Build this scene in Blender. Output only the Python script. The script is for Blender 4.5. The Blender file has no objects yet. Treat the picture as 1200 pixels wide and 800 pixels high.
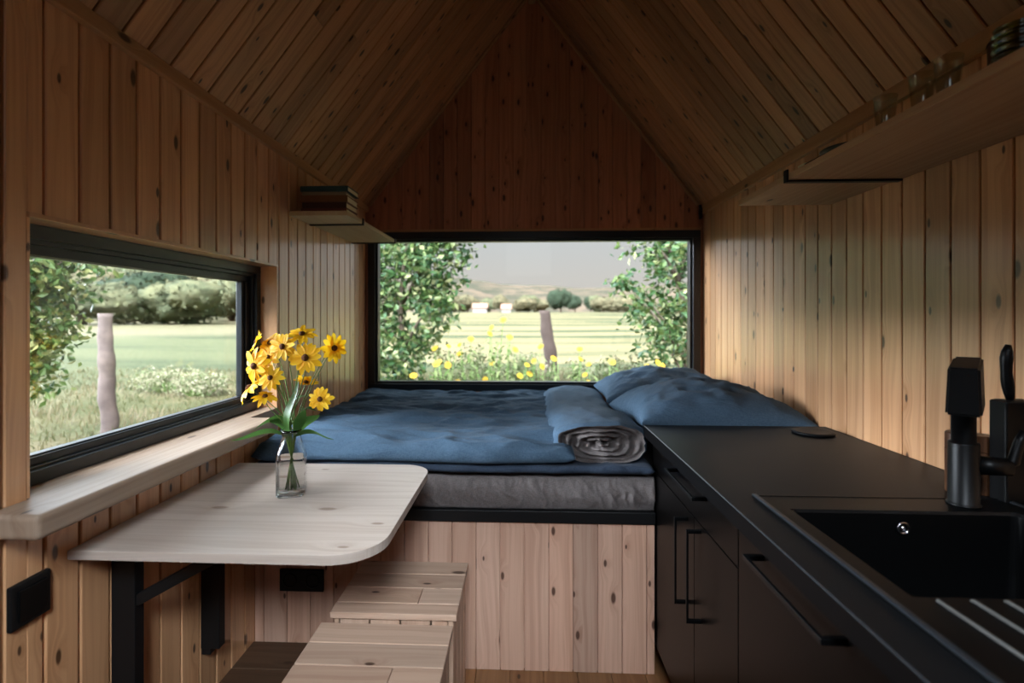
import bpy, bmesh, math, random
from mathutils import Vector, Matrix, noise
random.seed(7)
SC = bpy.context.scene
COL = SC.collection
R = random.Random(11)

# ------------------------------------------------------------------ constants (metres)
XL, XR, YB, YF = -0.990, 1.092, 3.257, -0.80
EAVE_L, EAVE_R, RX, RZ = 1.945, 1.925, 0.05, 3.285
P = 0.087
CAMZ = 1.272
GZ = -0.05
WT = 0.765          # table top
CT = 0.875          # worktop top

# ------------------------------------------------------------------ node helpers
def mat(name):
    m = bpy.data.materials.new(name); m.use_nodes = True
    nt = m.node_tree; nt.nodes.clear()
    out = nt.nodes.new('ShaderNodeOutputMaterial')
    b = nt.nodes.new('ShaderNodeBsdfPrincipled')
    nt.links.new(b.outputs[0], out.inputs[0])
    return m, nt, b, out

class N:
    """small wrapper for building node graphs"""
    def __init__(s, nt): s.nt = nt
    def put(s, sock, v):
        if v is None: return
        if hasattr(v, 'is_output'): s.nt.links.new(v, sock)
        else: sock.default_value = v
    def math(s, op, a, b=None, c=None, clamp=False):
        n = s.nt.nodes.new('ShaderNodeMath'); n.operation = op; n.use_clamp = clamp
        s.put(n.inputs[0], a); s.put(n.inputs[1], b); s.put(n.inputs[2], c)
        return n.outputs[0]
    def comb(s, x, y, z=0.0):
        n = s.nt.nodes.new('ShaderNodeCombineXYZ')
        s.put(n.inputs[0], x); s.put(n.inputs[1], y); s.put(n.inputs[2], z); return n.outputs[0]
    def sep(s, v):
        n = s.nt.nodes.new('ShaderNodeSeparateXYZ'); s.put(n.inputs[0], v); return n.outputs
    def noise(s, vec, scale, detail=3.0, rough=0.5, dist=0.0):
        n = s.nt.nodes.new('ShaderNodeTexNoise'); s.put(n.inputs['Vector'], vec)
        n.inputs['Scale'].default_value = scale; n.inputs['Detail'].default_value = detail
        n.inputs['Roughness'].default_value = rough; n.inputs['Distortion'].default_value = dist
        return n.outputs['Fac']
    def ramp(s, f, stops):
        n = s.nt.nodes.new('ShaderNodeValToRGB'); e = n.color_ramp.elements
        while len(e) < len(stops): e.new(0.5)
        for k, (p, c) in enumerate(stops):
            e[k].position = p; e[k].color = (c[0], c[1], c[2], 1)
        s.put(n.inputs[0], f); return n.outputs[0]
    def mix(s, f, a, b, mode='MIX'):
        n = s.nt.nodes.new('ShaderNodeMix'); n.data_type = 'RGBA'; n.blend_type = mode
        s.put(n.inputs[0], f)
        for sk, v in ((n.inputs[6], a), (n.inputs[7], b)):
            if hasattr(v, 'is_output'): s.nt.links.new(v, sk)
            else: sk.default_value = (v[0], v[1], v[2], 1)
        return n.outputs[2]
    def bump(s, h, strength, dist=0.01):
        n = s.nt.nodes.new('ShaderNodeBump'); s.put(n.inputs['Height'], h)
        n.inputs['Strength'].default_value = strength; n.inputs['Distance'].default_value = dist
        return n.outputs[0]
    def coord(s, which='Object'):
        return s.nt.nodes.new('ShaderNodeTexCoord').outputs[which]
    def smooth(s, v, a, b):
        n = s.nt.nodes.new('ShaderNodeMapRange'); n.interpolation_type = 'SMOOTHSTEP'
        s.put(n.inputs[0], v); n.inputs[1].default_value = a; n.inputs[2].default_value = b
        return n.outputs[0]

def wood(name, light, dark, knotc, knot_amt=1.0, rough=0.5, var=0.25, grain=0.6, spec=0.4, kscale=1.0, coat=0.0):
    m, nt, b, out = mat(name); g = N(nt)
    uv = nt.nodes.new('ShaderNodeUVMap'); uv.uv_map = 'UVMap'
    at = nt.nodes.new('ShaderNodeAttribute'); at.attribute_name = 'rnd'
    r = at.outputs['Fac']
    u, v, _ = g.sep(uv.outputs[0])
    # knots
    ku = g.math('MULTIPLY_ADD', u, 11.0 * kscale, g.math('MULTIPLY', r, 37.0))
    kv = g.math('MULTIPLY_ADD', v, 4.6 * kscale, g.math('MULTIPLY', r, 91.0))
    vo = nt.nodes.new('ShaderNodeTexVoronoi'); vo.voronoi_dimensions = '2D'
    nt.links.new(g.comb(ku, kv), vo.inputs['Vector']); vo.inputs['Scale'].default_value = 1.0
    kd = vo.outputs['Distance']
    cr = g.sep(vo.outputs['Color'])
    keep = g.math('GREATER_THAN', cr[0], 1.0 - 0.55 * knot_amt)
    size = g.math('MULTIPLY_ADD', cr[1], 0.085, 0.035)
    kn = g.math('MULTIPLY', g.math('SUBTRACT', 1.0, g.smooth(g.math('DIVIDE', kd, size), 0.55, 1.15)), keep)
    halo = g.math('MULTIPLY', g.math('SUBTRACT', 1.0, g.smooth(kd, 0.03, 0.34)), keep)
    # grain flowing along the board and bending round the knots
    wob = g.noise(g.comb(g.math('MULTIPLY', u, 6.0), g.math('MULTIPLY_ADD', v, 1.1, g.math('MULTIPLY', r, 53.0)), r), 1.0, 2.0)
    gu = g.math('ADD', g.math('MULTIPLY', u, 95.0), g.math('MULTIPLY', wob, 9.0))
    gu = g.math('ADD', gu, g.math('MULTIPLY', halo, 2.6))
    gr = g.noise(g.comb(g.math('ADD', gu, g.math('MULTIPLY', r, 71.0)), g.math('MULTIPLY', v, 1.6), g.math('MULTIPLY', r, 13.0)), 0.55, 3.0, 0.6)
    fine = g.noise(g.comb(g.math('MULTIPLY', u, 420.0), g.math('MULTIPLY', v, 9.0), r), 1.0, 2.0)
    gf = g.smooth(gr, 0.36, 0.68)
    gf = g.math('ADD', g.math('MULTIPLY', gf, grain), g.math('MULTIPLY', g.math('SUBTRACT', fine, 0.5), 0.35), clamp=True)
    gf = g.math('ADD', gf, g.math('MULTIPLY', halo, 0.28), clamp=True)
    c = g.mix(gf, light, dark)
    wn = nt.nodes.new('ShaderNodeTexWhiteNoise'); wn.noise_dimensions = '1D'
    g.put(wn.inputs['W'], g.math('MULTIPLY', r, 177.0))
    br = g.math('MULTIPLY_ADD', wn.outputs['Value'], var, 1.0 - var * 0.55)
    c = g.mix(1.0, c, g.comb(br, br, br), 'MULTIPLY')
    ws = g.sep(wn.outputs['Color'])
    c = g.mix(g.math('MULTIPLY', ws[1], 0.22), c, g.mix(1.0, c, (1.12, 0.86, 0.70), 'MULTIPLY'))
    c = g.mix(g.math('MULTIPLY', kn, 0.88), c, knotc)
    nt.links.new(c, b.inputs['Base Color'])
    g.put(b.inputs['Roughness'], g.math('MULTIPLY_ADD', fine, 0.18, rough - 0.09))
    b.inputs['Specular IOR Level'].default_value = spec
    b.inputs['Coat Weight'].default_value = coat; b.inputs['Coat Roughness'].default_value = 0.16
    nt.links.new(g.bump(g.math('ADD', g.math('MULTIPLY', gr, 0.7), fine), 0.18, 0.002), b.inputs['Normal'])
    return m

def plain(name, col, rough=0.5, metal=0.0, spec=0.5, var=0.0, scale=40.0, bump=0.0, bscale=200.0):
    m, nt, b, out = mat(name); g = N(nt)
    b.inputs['Roughness'].default_value = rough; b.inputs['Metallic'].default_value = metal
    b.inputs['Specular IOR Level'].default_value = spec
    co = g.coord()
    n1 = g.noise(co, scale, 4.0)
    k = g.math('MULTIPLY_ADD', n1, 2 * var, 1.0 - var)
    nt.links.new(g.mix(1.0, col, g.comb(k, k, k), 'MULTIPLY'), b.inputs['Base Color'])
    if bump: nt.links.new(g.bump(g.noise(co, bscale, 2.0), bump, 0.002), b.inputs['Normal'])
    return m

def fabric(name, col, col2, rough=0.9):
    m, nt, b, out = mat(name); g = N(nt)
    co = g.coord()
    x, y, z = g.sep(co)
    wx = g.noise(g.comb(g.math('MULTIPLY', x, 900.0), g.math('MULTIPLY', y, 90.0), g.math('MULTIPLY', z, 90.0)), 1.0, 2.0)
    wy = g.noise(g.comb(g.math('MULTIPLY', x, 90.0), g.math('MULTIPLY', y, 900.0), g.math('MULTIPLY', z, 300.0)), 1.0, 2.0)
    w = g.math('MULTIPLY', g.math('ADD', wx, wy), 0.5)
    nt.links.new(g.mix(g.smooth(w, 0.3, 0.7), col, col2), b.inputs['Base Color'])
    b.inputs['Roughness'].default_value = rough
    b.inputs['Specular IOR Level'].default_value = 0.15
    b.inputs['Sheen Weight'].default_value = 0.04
    b.inputs['Sheen Roughness'].default_value = 0.5
    crump = g.noise(g.comb(g.math('MULTIPLY', x, 10.0), g.math('MULTIPLY', y, 26.0), g.math('MULTIPLY', z, 20.0)), 1.0, 4.0, 0.6, 0.8)
    nt.links.new(g.bump(g.math('ADD', g.math('MULTIPLY', crump, 1.0), g.math('MULTIPLY', w, 0.10)), 0.6, 0.012), b.inputs['Normal'])
    return m

def leafy(name, cols, rough=0.5, trans=0.35, scale=3.0):
    m, nt, b, out = mat(name); g = N(nt)
    at = nt.nodes.new('ShaderNodeAttribute'); at.attribute_name = 'rnd'
    c = g.ramp(at.outputs['Fac'], [(k / max(1, len(cols) - 1), q) for k, q in enumerate(cols)])
    nt.links.new(c, b.inputs['Base Color']); b.inputs['Roughness'].default_value = rough
    b.inputs['Specular IOR Level'].default_value = 0.35
    t = nt.nodes.new('ShaderNodeBsdfTranslucent'); nt.links.new(c, t.inputs[0])
    ms = nt.nodes.new('ShaderNodeMixShader'); ms.inputs[0].default_value = trans
    nt.links.new(b.outputs[0], ms.inputs[1]); nt.links.new(t.outputs[0], ms.inputs[2])
    nt.links.new(ms.outputs[0], out.inputs[0])
    return m

def pane_glass(name, tint=(0.97, 0.99, 0.98), f0=0.022):
    m, nt, b, out = mat(name); nt.nodes.remove(b)
    tr = nt.nodes.new('ShaderNodeBsdfTransparent'); tr.inputs[0].default_value = (*tint, 1)
    gl = nt.nodes.new('ShaderNodeBsdfGlossy'); gl.inputs['Roughness'].default_value = 0.02
    lw = nt.nodes.new('ShaderNodeLayerWeight'); g = N(nt)
    fac = g.math('MULTIPLY_ADD', g.math('POWER', lw.outputs['Facing'], 5.0), 0.7, f0)
    ms = nt.nodes.new('ShaderNodeMixShader')
    nt.links.new(fac, ms.inputs[0]); nt.links.new(tr.outputs[0], ms.inputs[1]); nt.links.new(gl.outputs[0], ms.inputs[2])
    nt.links.new(ms.outputs[0], out.inputs[0])
    return m

def glass(name, col=(1, 1, 1), ior=1.45, rough=0.0):
    m, nt, b, out = mat(name)
    b.inputs['Base Color'].default_value = (*col, 1); b.inputs['Transmission Weight'].default_value = 1.0
    b.inputs['IOR'].default_value = ior; b.inputs['Roughness'].default_value = rough
    return m

M = {}
KN = (0.035, 0.014, 0.006)
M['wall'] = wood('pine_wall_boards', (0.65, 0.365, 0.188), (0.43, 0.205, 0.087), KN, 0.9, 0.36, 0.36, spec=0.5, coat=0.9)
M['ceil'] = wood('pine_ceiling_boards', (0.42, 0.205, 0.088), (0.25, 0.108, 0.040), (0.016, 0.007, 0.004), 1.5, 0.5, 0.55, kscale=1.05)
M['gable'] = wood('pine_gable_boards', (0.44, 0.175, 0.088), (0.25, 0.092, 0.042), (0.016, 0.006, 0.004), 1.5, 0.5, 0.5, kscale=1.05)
M['bedwood'] = wood('pine_bed_panel', (0.68, 0.44, 0.325), (0.48, 0.265, 0.18), (0.05, 0.015, 0.008), 0.9, 0.5, 0.3)
M['trim'] = wood('pine_trim', (0.44, 0.24, 0.11), (0.30, 0.145, 0.06), KN, 0.25, 0.5, 0.15)
M['sill'] = wood('pine_sill', (0.33, 0.245, 0.18), (0.23, 0.155, 0.105), KN, 0.25, 0.45, 0.1, 0.7)
M['table'] = wood('scrubbed_pine_tabletop', (0.57, 0.485, 0.42), (0.45, 0.36, 0.295), (0.25, 0.17, 0.12), 0.7, 0.42, 0.06, 0.7, kscale=0.8)
M['stool'] = wood('pine_stool', (0.64, 0.45, 0.33), (0.47, 0.29, 0.20), (0.05, 0.02, 0.01), 0.95, 0.5, 0.22)
M['shelf'] = wood('pine_shelf', (0.50, 0.32, 0.18), (0.36, 0.20, 0.10), KN, 0.35, 0.5, 0.1)
M['shelfpale'] = wood('pale_shelf', (0.50, 0.40, 0.24), (0.42, 0.31, 0.17), KN, 0.2, 0.5, 0.1)
M['floor'] = wood('oiled_floor_planks', (0.30, 0.15, 0.065), (0.18, 0.08, 0.032), KN, 0.4, 0.42, 0.2)
M['darkbox'] = wood('dark_stained_boards', (0.10, 0.055, 0.03), (0.06, 0.03, 0.016), KN, 0.3, 0.6, 0.2)
M['mill'] = wood('walnut_mill', (0.085, 0.034, 0.014), (0.05, 0.02, 0.008), KN, 0.0, 0.4, 0.1)
M['black'] = plain('black_powder_coat', (0.0045, 0.0045, 0.005), 0.5, 0, 0.3, 0.1, 60, 0.05, 400)
M['winframe'] = plain('dark_window_paint', (0.003, 0.0055, 0.009), 0.34, 0, 0.5, 0.08, 30)
M['cab'] = plain('black_cabinet_laminate', (0.0018, 0.0015, 0.0014), 0.30, 0, 0.085, 0.1, 50, 0.03, 600)
M['work'] = plain('charcoal_worktop', (0.0068, 0.0071, 0.0078), 0.42, 0, 0.095, 0.5, 220, 0.06, 700)
M['sink'] = plain('black_granite_sink', (0.0018, 0.0019, 0.0021), 0.40, 0, 0.16, 0.2, 300, 0.08, 900)
M['satin'] = plain('satin_black_metal', (0.0016, 0.0017, 0.0020), 0.40, 0.0, 0.22, 0.05, 60)
M['slab'] = plain('worktop_front_laminate', (0.0025, 0.0025, 0.0028), 0.45, 0, 0.06, 0.1)
M['edge'] = plain('worn_edge_highlight', (0.03, 0.033, 0.037), 0.22, 0, 1.0, 0.1)  # worn bevel, lightened further so the edge highlight sits in its colour
M['sinkedge'] = plain('sink_rim_sheen', (0.020, 0.023, 0.027), 0.28, 0, 0.3, 0.1)  # bluish grey base: the window's reflection on the rim put into the colour
M['rib'] = plain('pale_drainer_rib', (0.10, 0.097, 0.09), 0.35, 0, 0.6, 0.1)
M['chrome'] = plain('chrome', (0.6, 0.6, 0.62), 0.18, 1.0, 0.5, 0.02)
M['duvet'] = fabric('blue_linen', (0.048, 0.088, 0.138), (0.088, 0.145, 0.212))
M['navy'] = fabric('navy_linen', (0.022, 0.034, 0.056), (0.045, 0.062, 0.095))
M['taupe'] = fabric('taupe_linen', (0.125, 0.105, 0.102), (0.20, 0.175, 0.168))
M['glass'] = pane_glass('window_glass')
M['bottle'] = glass('clear_bottle_glass', (1.0, 1.0, 1.0), 1.40)
M['water'] = glass('water', (1.0, 1.0, 1.0), 1.15)
M['tumbler'] = pane_glass('tumbler_glass', (0.88, 0.89, 0.84), 0.10)
M['greenglass'] = pane_glass('green_glass', (0.42, 0.50, 0.20), 0.12)
M['petal'] = leafy('yellow_petals', [(0.85, 0.44, 0.008), (0.92, 0.54, 0.012), (0.95, 0.60, 0.03)], 0.55, 0.35)
M['disc'] = plain('brown_flower_disc', (0.10, 0.035, 0.008), 0.8, 0, 0.2, 0.5, 500, 0.6, 900)
M['leaf'] = leafy('bouquet_leaf', [(0.025, 0.075, 0.012), (0.045, 0.12, 0.02), (0.06, 0.15, 0.03)], 0.42, 0.25)
M['stem'] = plain('flower_stem', (0.10, 0.17, 0.035), 0.6, 0, 0.3, 0.3, 80)

# ------------------------------------------------------------------ mesh helpers
WLOC = {}
def obj(name, bm, m, parent=None, smooth=False, kind=None, label=None, cut=None):
    o_loc = WLOC.get(parent.name, Vector((0, 0, 0))) if parent else Vector((0, 0, 0))
    own = Vector((0, 0, 0))
    if not parent and len(bm.verts):
        lo = Vector((min(v.co.x for v in bm.verts), min(v.co.y for v in bm.verts), min(v.co.z for v in bm.verts)))
        hi = Vector((max(v.co.x for v in bm.verts), max(v.co.y for v in bm.verts), max(v.co.z for v in bm.verts)))
        own = Vector(((lo.x + hi.x) / 2, (lo.y + hi.y) / 2, lo.z))
    shift = -(o_loc if parent else own)
    bmesh.ops.translate(bm, verts=bm.verts[:], vec=shift)
    me = bpy.data.meshes.new(name); bm.to_mesh(me); bm.free()
    for q in (m if isinstance(m, (list, tuple)) else [m]): me.materials.append(q)
    if smooth:
        for p in me.polygons: p.use_smooth = True
    o = bpy.data.objects.new(name, me); COL.objects.link(o)
    if parent: o.parent = parent; WLOC[o.name] = o_loc.copy()
    else: o.location = own; WLOC[o.name] = own
    if kind: o['kind'] = kind
    if label: o['label'] = label
    return o

def tag(o, label, cat, group=None, kind=None):
    o['label'] = label; o['category'] = cat
    if group: o['group'] = group
    if kind: o['kind'] = kind
    return o

def thing(name, label, cat, loc=(0, 0, 0), group=None, kind=None):
    o = bpy.data.objects.new(name, None); COL.objects.link(o)
    o.location = loc; o.empty_display_size = 0.05; WLOC[o.name] = Vector(loc)
    if label: o['label'] = label
    if cat: o['category'] = cat
    if group: o['group'] = group
    if kind: o['kind'] = kind
    return o

def structure(name, loc=(0, 0, 0)):
    return thing(name, None, None, loc, None, 'structure')

def BM():
    bm = bmesh.new(); bm.loops.layers.uv.new('UVMap'); bm.faces.layers.float.new('rnd'); return bm

def paint(bm, faces, axis=2, r=None, mi=0, rot=None):
    """plank UVs in metres: v along the grain axis"""
    uv = bm.loops.layers.uv[0]; rn = bm.faces.layers.float['rnd']
    r = R.random() if r is None else r
    others = [a for a in range(3) if a != axis]
    for f in faces:
        n = f.normal; k = max(range(3), key=lambda a: abs(n[a]))
        f[rn] = r; f.material_index = mi
        if k == axis: ua, va = others
        else: ua, va = [a for a in others if a != k][0], axis
        for l in f.loops: l[uv].uv = (l.vert.co[ua], l.vert.co[va])

def box(bm, x0, x1, y0, y1, z0, z1, bev=0.0, axis=2, seg=2, mi=0, r=None):
    vs = [bm.verts.new((x, y, z)) for z in (z0, z1) for y in (y0, y1) for x in (x0, x1)]
    q = [(0, 2, 3, 1), (4, 5, 7, 6), (0, 1, 5, 4), (2, 6, 7, 3), (0, 4, 6, 2), (1, 3, 7, 5)]
    fs = [bm.faces.new([vs[i] for i in t]) for t in q]
    if bev > 0:
        es = list({e for f in fs for e in f.edges})
        res = bmesh.ops.bevel(bm, geom=es, offset=bev, segments=seg, affect='EDGES', profile=0.5)
        vv = set(vs)
        fs = list({f for f in res['faces']} | {f for f in fs if f.is_valid})
        more = set(fs)
        for f in list(more):
            for e in f.edges:
                for lf in e.link_faces: more.add(lf)
        fs = list(more)
    bm.normal_update()
    paint(bm, fs, axis, r, mi)
    return fs

def xform(bm, v0, mtx):
    vs = bm.verts[:][v0:]
    bmesh.ops.transform(bm, matrix=mtx, verts=vs)

def tube(bm, pts, rad, n=8, cap=True, mi=0, r=None):
    pts = [Vector(p) for p in pts]; rads = rad if isinstance(rad, (list, tuple)) else [rad] * len(pts)
    rings = []; up = Vector((0.13, 0.21, 0.97)).normalized(); prev = None
    rn = bm.faces.layers.float['rnd']; r = R.random() if r is None else r
    for i, p in enumerate(pts):
        t = (pts[min(i + 1, len(pts) - 1)] - pts[max(i - 1, 0)]).normalized()
        a = prev if prev is not None else (up if abs(t.dot(up)) < 0.9 else Vector((1, 0, 0)))
        s = (a - t * a.dot(t)).normalized(); prev = s; b = t.cross(s)
        rings.append([bm.verts.new(p + (s * math.cos(k * 2 * math.pi / n) + b * math.sin(k * 2 * math.pi / n)) * rads[i]) for k in range(n)])
    fs = []
    for i in range(len(rings) - 1):
        for k in range(n):
            fs.append(bm.faces.new((rings[i][k], rings[i][(k + 1) % n], rings[i + 1][(k + 1) % n], rings[i + 1][k])))
    if cap:
        fs.append(bm.faces.new(rings[0][::-1])); fs.append(bm.faces.new(rings[-1]))
    for f in fs: f[rn] = r; f.material_index = mi
    bm.normal_update()
    return fs

def lathe(bm, prof, c=(0, 0, 0), n=32, mi=0, close=True, sq=0.0, axis=2):
    """prof: list of (radius, height); sq>0 turns the ring towards a rounded square"""
    rings = []; rn = bm.faces.layers.float['rnd']; rr = R.random()
    for (r, z) in prof:
        ring = []
        for k in range(n):
            a = k * 2 * math.pi / n; ca, sa = math.cos(a), math.sin(a)
            s = 1.0
            if sq > 0:
                e = 2 + sq * 4
                s = 1.0 / ((abs(ca) ** e + abs(sa) ** e) ** (1 / e))
            ring.append(bm.verts.new((c[0] + r * s * ca, c[1] + r * s * sa, c[2] + z)))
        rings.append(ring)
    fs = []
    for i in range(len(rings) - 1):
        for k in range(n):
            fs.append(bm.faces.new((rings[i][k], rings[i][(k + 1) % n], rings[i + 1][(k + 1) % n], rings[i + 1][k])))
    if close:
        if prof[0][0] > 1e-6: fs.append(bm.faces.new(rings[0][::-1]))
        if prof[-1][0] > 1e-6: fs.append(bm.faces.new(rings[-1]))
    bmesh.ops.recalc_face_normals(bm, faces=fs)
    bm.normal_update()
    paint(bm, fs, 2, rr, mi)
    return fs

def prism(bm, pts, z0, z1, bev=0.0, axis=1, mi=0, seg=2, r=None):
    lo = [bm.verts.new((p[0], p[1], z0)) for p in pts]; hi = [bm.verts.new((p[0], p[1], z1)) for p in pts]
    fs = [bm.faces.new(lo[::-1]), bm.faces.new(hi)]; n = len(pts)
    for i in range(n): fs.append(bm.faces.new((lo[i], lo[(i + 1) % n], hi[(i + 1) % n], hi[i])))
    if bev:
        es = list(set(fs[0].edges) | set(fs[1].edges))
        res = bmesh.ops.bevel(bm, geom=es, offset=bev, segments=seg, affect='EDGES', profile=0.5)
        more = set(f for f in fs if f.is_valid) | set(res['faces'])
        for f in list(more):
            for e in f.edges:
                for lf in e.link_faces: more.add(lf)
        fs = list(more)
    bm.normal_update(); paint(bm, fs, axis, r, mi); return fs

def board(bm, o, U, V, Nn, u0, u1, b0, b1, t0, t1, th=0.012, gl=0.0022, gr=0.0022, ch=0.0022, r=None, ends=True, mi=0):
    """one wall board: between u0..u1, bottom b0->b1, top t0->t1 (at u0, u1)"""
    uv = bm.loops.layers.uv[0]; rn = bm.faces.layers.float['rnd']
    r = R.random() if r is None else r
    w = u1 - u0
    prof = [(gl, 0.0), (gl, th - ch), (gl + ch, th), (w - gr - ch, th), (w - gr, th - ch), (w - gr, 0.0)]
    o = Vector(o); lo = []; hi = []
    for (pu, pn) in prof:
        k = pu / w; vb = b0 + (b1 - b0) * k; vt = t0 + (t1 - t0) * k
        lo.append((bm.verts.new(o + U * (u0 + pu) + V * vb + Nn * pn), pu, vb))
        hi.append((bm.verts.new(o + U * (u0 + pu) + V * vt + Nn * pn), pu, vt))
    flip = U.cross(V).dot(Nn) < 0
    for i in range(5):
        q = [lo[i], lo[i + 1], hi[i + 1], hi[i]]
        if flip: q = q[::-1]
        f = bm.faces.new([a[0] for a in q]); f[rn] = r; f.material_index = mi
        for l, a in zip(f.loops, q): l[uv].uv = (a[1], a[2])
    if ends:
        for q in (lo[::-1], hi):
            if flip: q = q[::-1]
            f = bm.faces.new([a[0] for a in q]); f[rn] = r; f.material_index = mi
            for l, a in zip(f.loops, q): l[uv].uv = (a[1], a[2])

X_, Y_, Z_ = Vector((1, 0, 0)), Vector((0, 1, 0)), Vector((0, 0, 1))
def roof_z(x):
    return EAVE_L + (RZ - EAVE_L) * (x - XL) / (RX - XL) if x < RX else EAVE_R + (RZ - EAVE_R) * (XR - x) / (XR - RX)

# ------------------------------------------------------------------ the shell
BT = 0.012
WIN_Y0, WIN_Y1, WIN_Z0, WIN_Z1 = 1.007, 2.074, 0.862, 1.482      # side window opening
WB_X0, WB_X1, WB_Z0, WB_Z1 = -0.976, 1.077, 0.807, 1.800         # back window opening
DR_X0, DR_X1, DR_Z0, DR_Z1 = -0.30, 0.44, 1.80, 2.70                # added gable window behind the viewer, placed to let overhead light in

def side_wall(bm, x, nx, phase, top, holes):
    o = Vector((x - nx * BT, 0, 0)); Nn = Vector((nx, 0, 0))
    k0 = math.floor((YF - phase) / P); y = phase + k0 * P
    while y < YB:
        a, b = max(y, YF), min(y + P, YB)
        cuts = [a] + sorted(c for h in holes for c in h[:2] if a < c < b) + [b]
        r = R.random()
        for i in range(len(cuts) - 1):
            c0, c1 = cuts[i], cuts[i + 1]
            if c1 - c0 < 0.006: continue
            gw = 0.0036 if nx > 0 else 0.0021
            gl = gw if i == 0 else 0.0; gr = gw if i == len(cuts) - 2 else 0.0
            cl = 0.0022
            mid = (c0 + c1) / 2
            spans = [(0.0, top)]
            for h in holes:
                if h[0] < mid < h[1]:
                    spans = [s for s in ((0.0, h[2]), (h[3], top)) if s[1] - s[0] > 0.01]
            for s in spans:
                board(bm, o, Y_, Z_, Nn, c0, c1, s[0], s[0], s[1], s[1], BT, gl, gr, cl if (gl or gr) else 0.0004, r)
        y += P

def slab_x(bm, xa, xb, top, holes):
    ys = sorted({YF - 0.12, YB + 0.12} | {h[0] for h in holes} | {h[1] for h in holes})
    for a, b in zip(ys[:-1], ys[1:]):
        mid = (a + b) / 2; hs = [h for h in holes if h[0] < mid < h[1]]
        if not hs: box(bm, xa, xb, a, b, -0.10, top)
        else:
            h = hs[0]
            if h[2] > 0.01: box(bm, xa, xb, a, b, -0.10, h[2])
            box(bm, xa, xb, a, b, h[3], top)

bm = BM()
HL = [(WIN_Y0, WIN_Y1, WIN_Z0, WIN_Z1)]
side_wall(bm, XL, 1, 1.0456, EAVE_L + 0.005, HL)
slab_x(bm, XL - 0.14, XL - BT, EAVE_L - 0.0, HL)
obj('wall_left', bm, M['wall'], kind='structure')
bm = BM()
side_wall(bm, XR, -1, 1.2234, EAVE_R + 0.005, [])
slab_x(bm, XR + BT, XR + 0.14, EAVE_R, [])
obj('wall_right', bm, M['wall'], kind='structure')

def gable(bm, y, ny, hole, mi=0):
    o = Vector((0, y - ny * BT, 0)); Nn = Vector((0, ny, 0))
    x = XL - 0.031
    while x < XR:
        a, b = max(x, XL), min(x + P, XR)
        cuts = [a] + ([c for c in hole[:2] if a < c < b] if hole else []) + ([RX] if a < RX < b else []) + [b]
        cuts.sort(); r = R.random()
        for i in range(len(cuts) - 1):
            c0, c1 = cuts[i], cuts[i + 1]
            if c1 - c0 < 0.006: continue
            gl = 0.0014 if i == 0 else 0.0; gr = 0.0014 if i == len(cuts) - 2 else 0.0
            t0, t1 = roof_z(c0) + 0.004, roof_z(c1) + 0.004
            if hole and hole[0] < (c0 + c1) / 2 < hole[1]:
                board(bm, o, X_, Z_, Nn, c0, c1, 0, 0, hole[2], hole[2], BT, gl, gr, 0.0012, r)
                board(bm, o, X_, Z_, Nn, c0, c1, hole[3], hole[3], t0, t1, BT, gl, gr, 0.0012, r)
            else:
                board(bm, o, X_, Z_, Nn, c0, c1, 0, 0, t0, t1, BT, gl, gr, 0.0012, r)
        x += P

def slab_gable(bm, ya, yb, hole):
    xs = sorted({XL - 0.13, RX, XR + 0.13} | (set(hole[:2]) if hole else set()))
    for a, b in zip(xs[:-1], xs[1:]):
        def col(z0a, z0b, z1a, z1b):
            q = [(a, z0a), (b, z0b), (b, z1b), (a, z1a)]
            lo = [bm.verts.new((p[0], ya, p[1])) for p in q]; hi = [bm.verts.new((p[0], yb, p[1])) for p in q]
            fs = [bm.faces.new(lo), bm.faces.new(hi[::-1])]
            for i in range(4): fs.append(bm.faces.new((lo[i], hi[i], hi[(i + 1) % 4], lo[(i + 1) % 4])))
            bm.normal_update(); paint(bm, fs, 2)
        ta, tb = roof_z(a), roof_z(b)
        if hole and hole[0] < (a + b) / 2 < hole[1]:
            col(-0.1, -0.1, hole[2], hole[2]); col(hole[3], hole[3], ta, tb)
        else: col(-0.1, -0.1, ta, tb)
bm = BM(); gable(bm, YB, -1, (WB_X0, WB_X1, WB_Z0, WB_Z1)); slab_gable(bm, YB + BT, YB + 0.14, (WB_X0, WB_X1, WB_Z0, WB_Z1))
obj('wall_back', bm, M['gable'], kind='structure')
DH = (DR_X0, DR_X1, DR_Z0, DR_Z1)
bm = BM(); gable(bm, YF, 1, DH); slab_gable(bm, YF - 0.14, YF - BT, DH)
obj('wall_front', bm, M['gable'], kind='structure')

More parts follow.
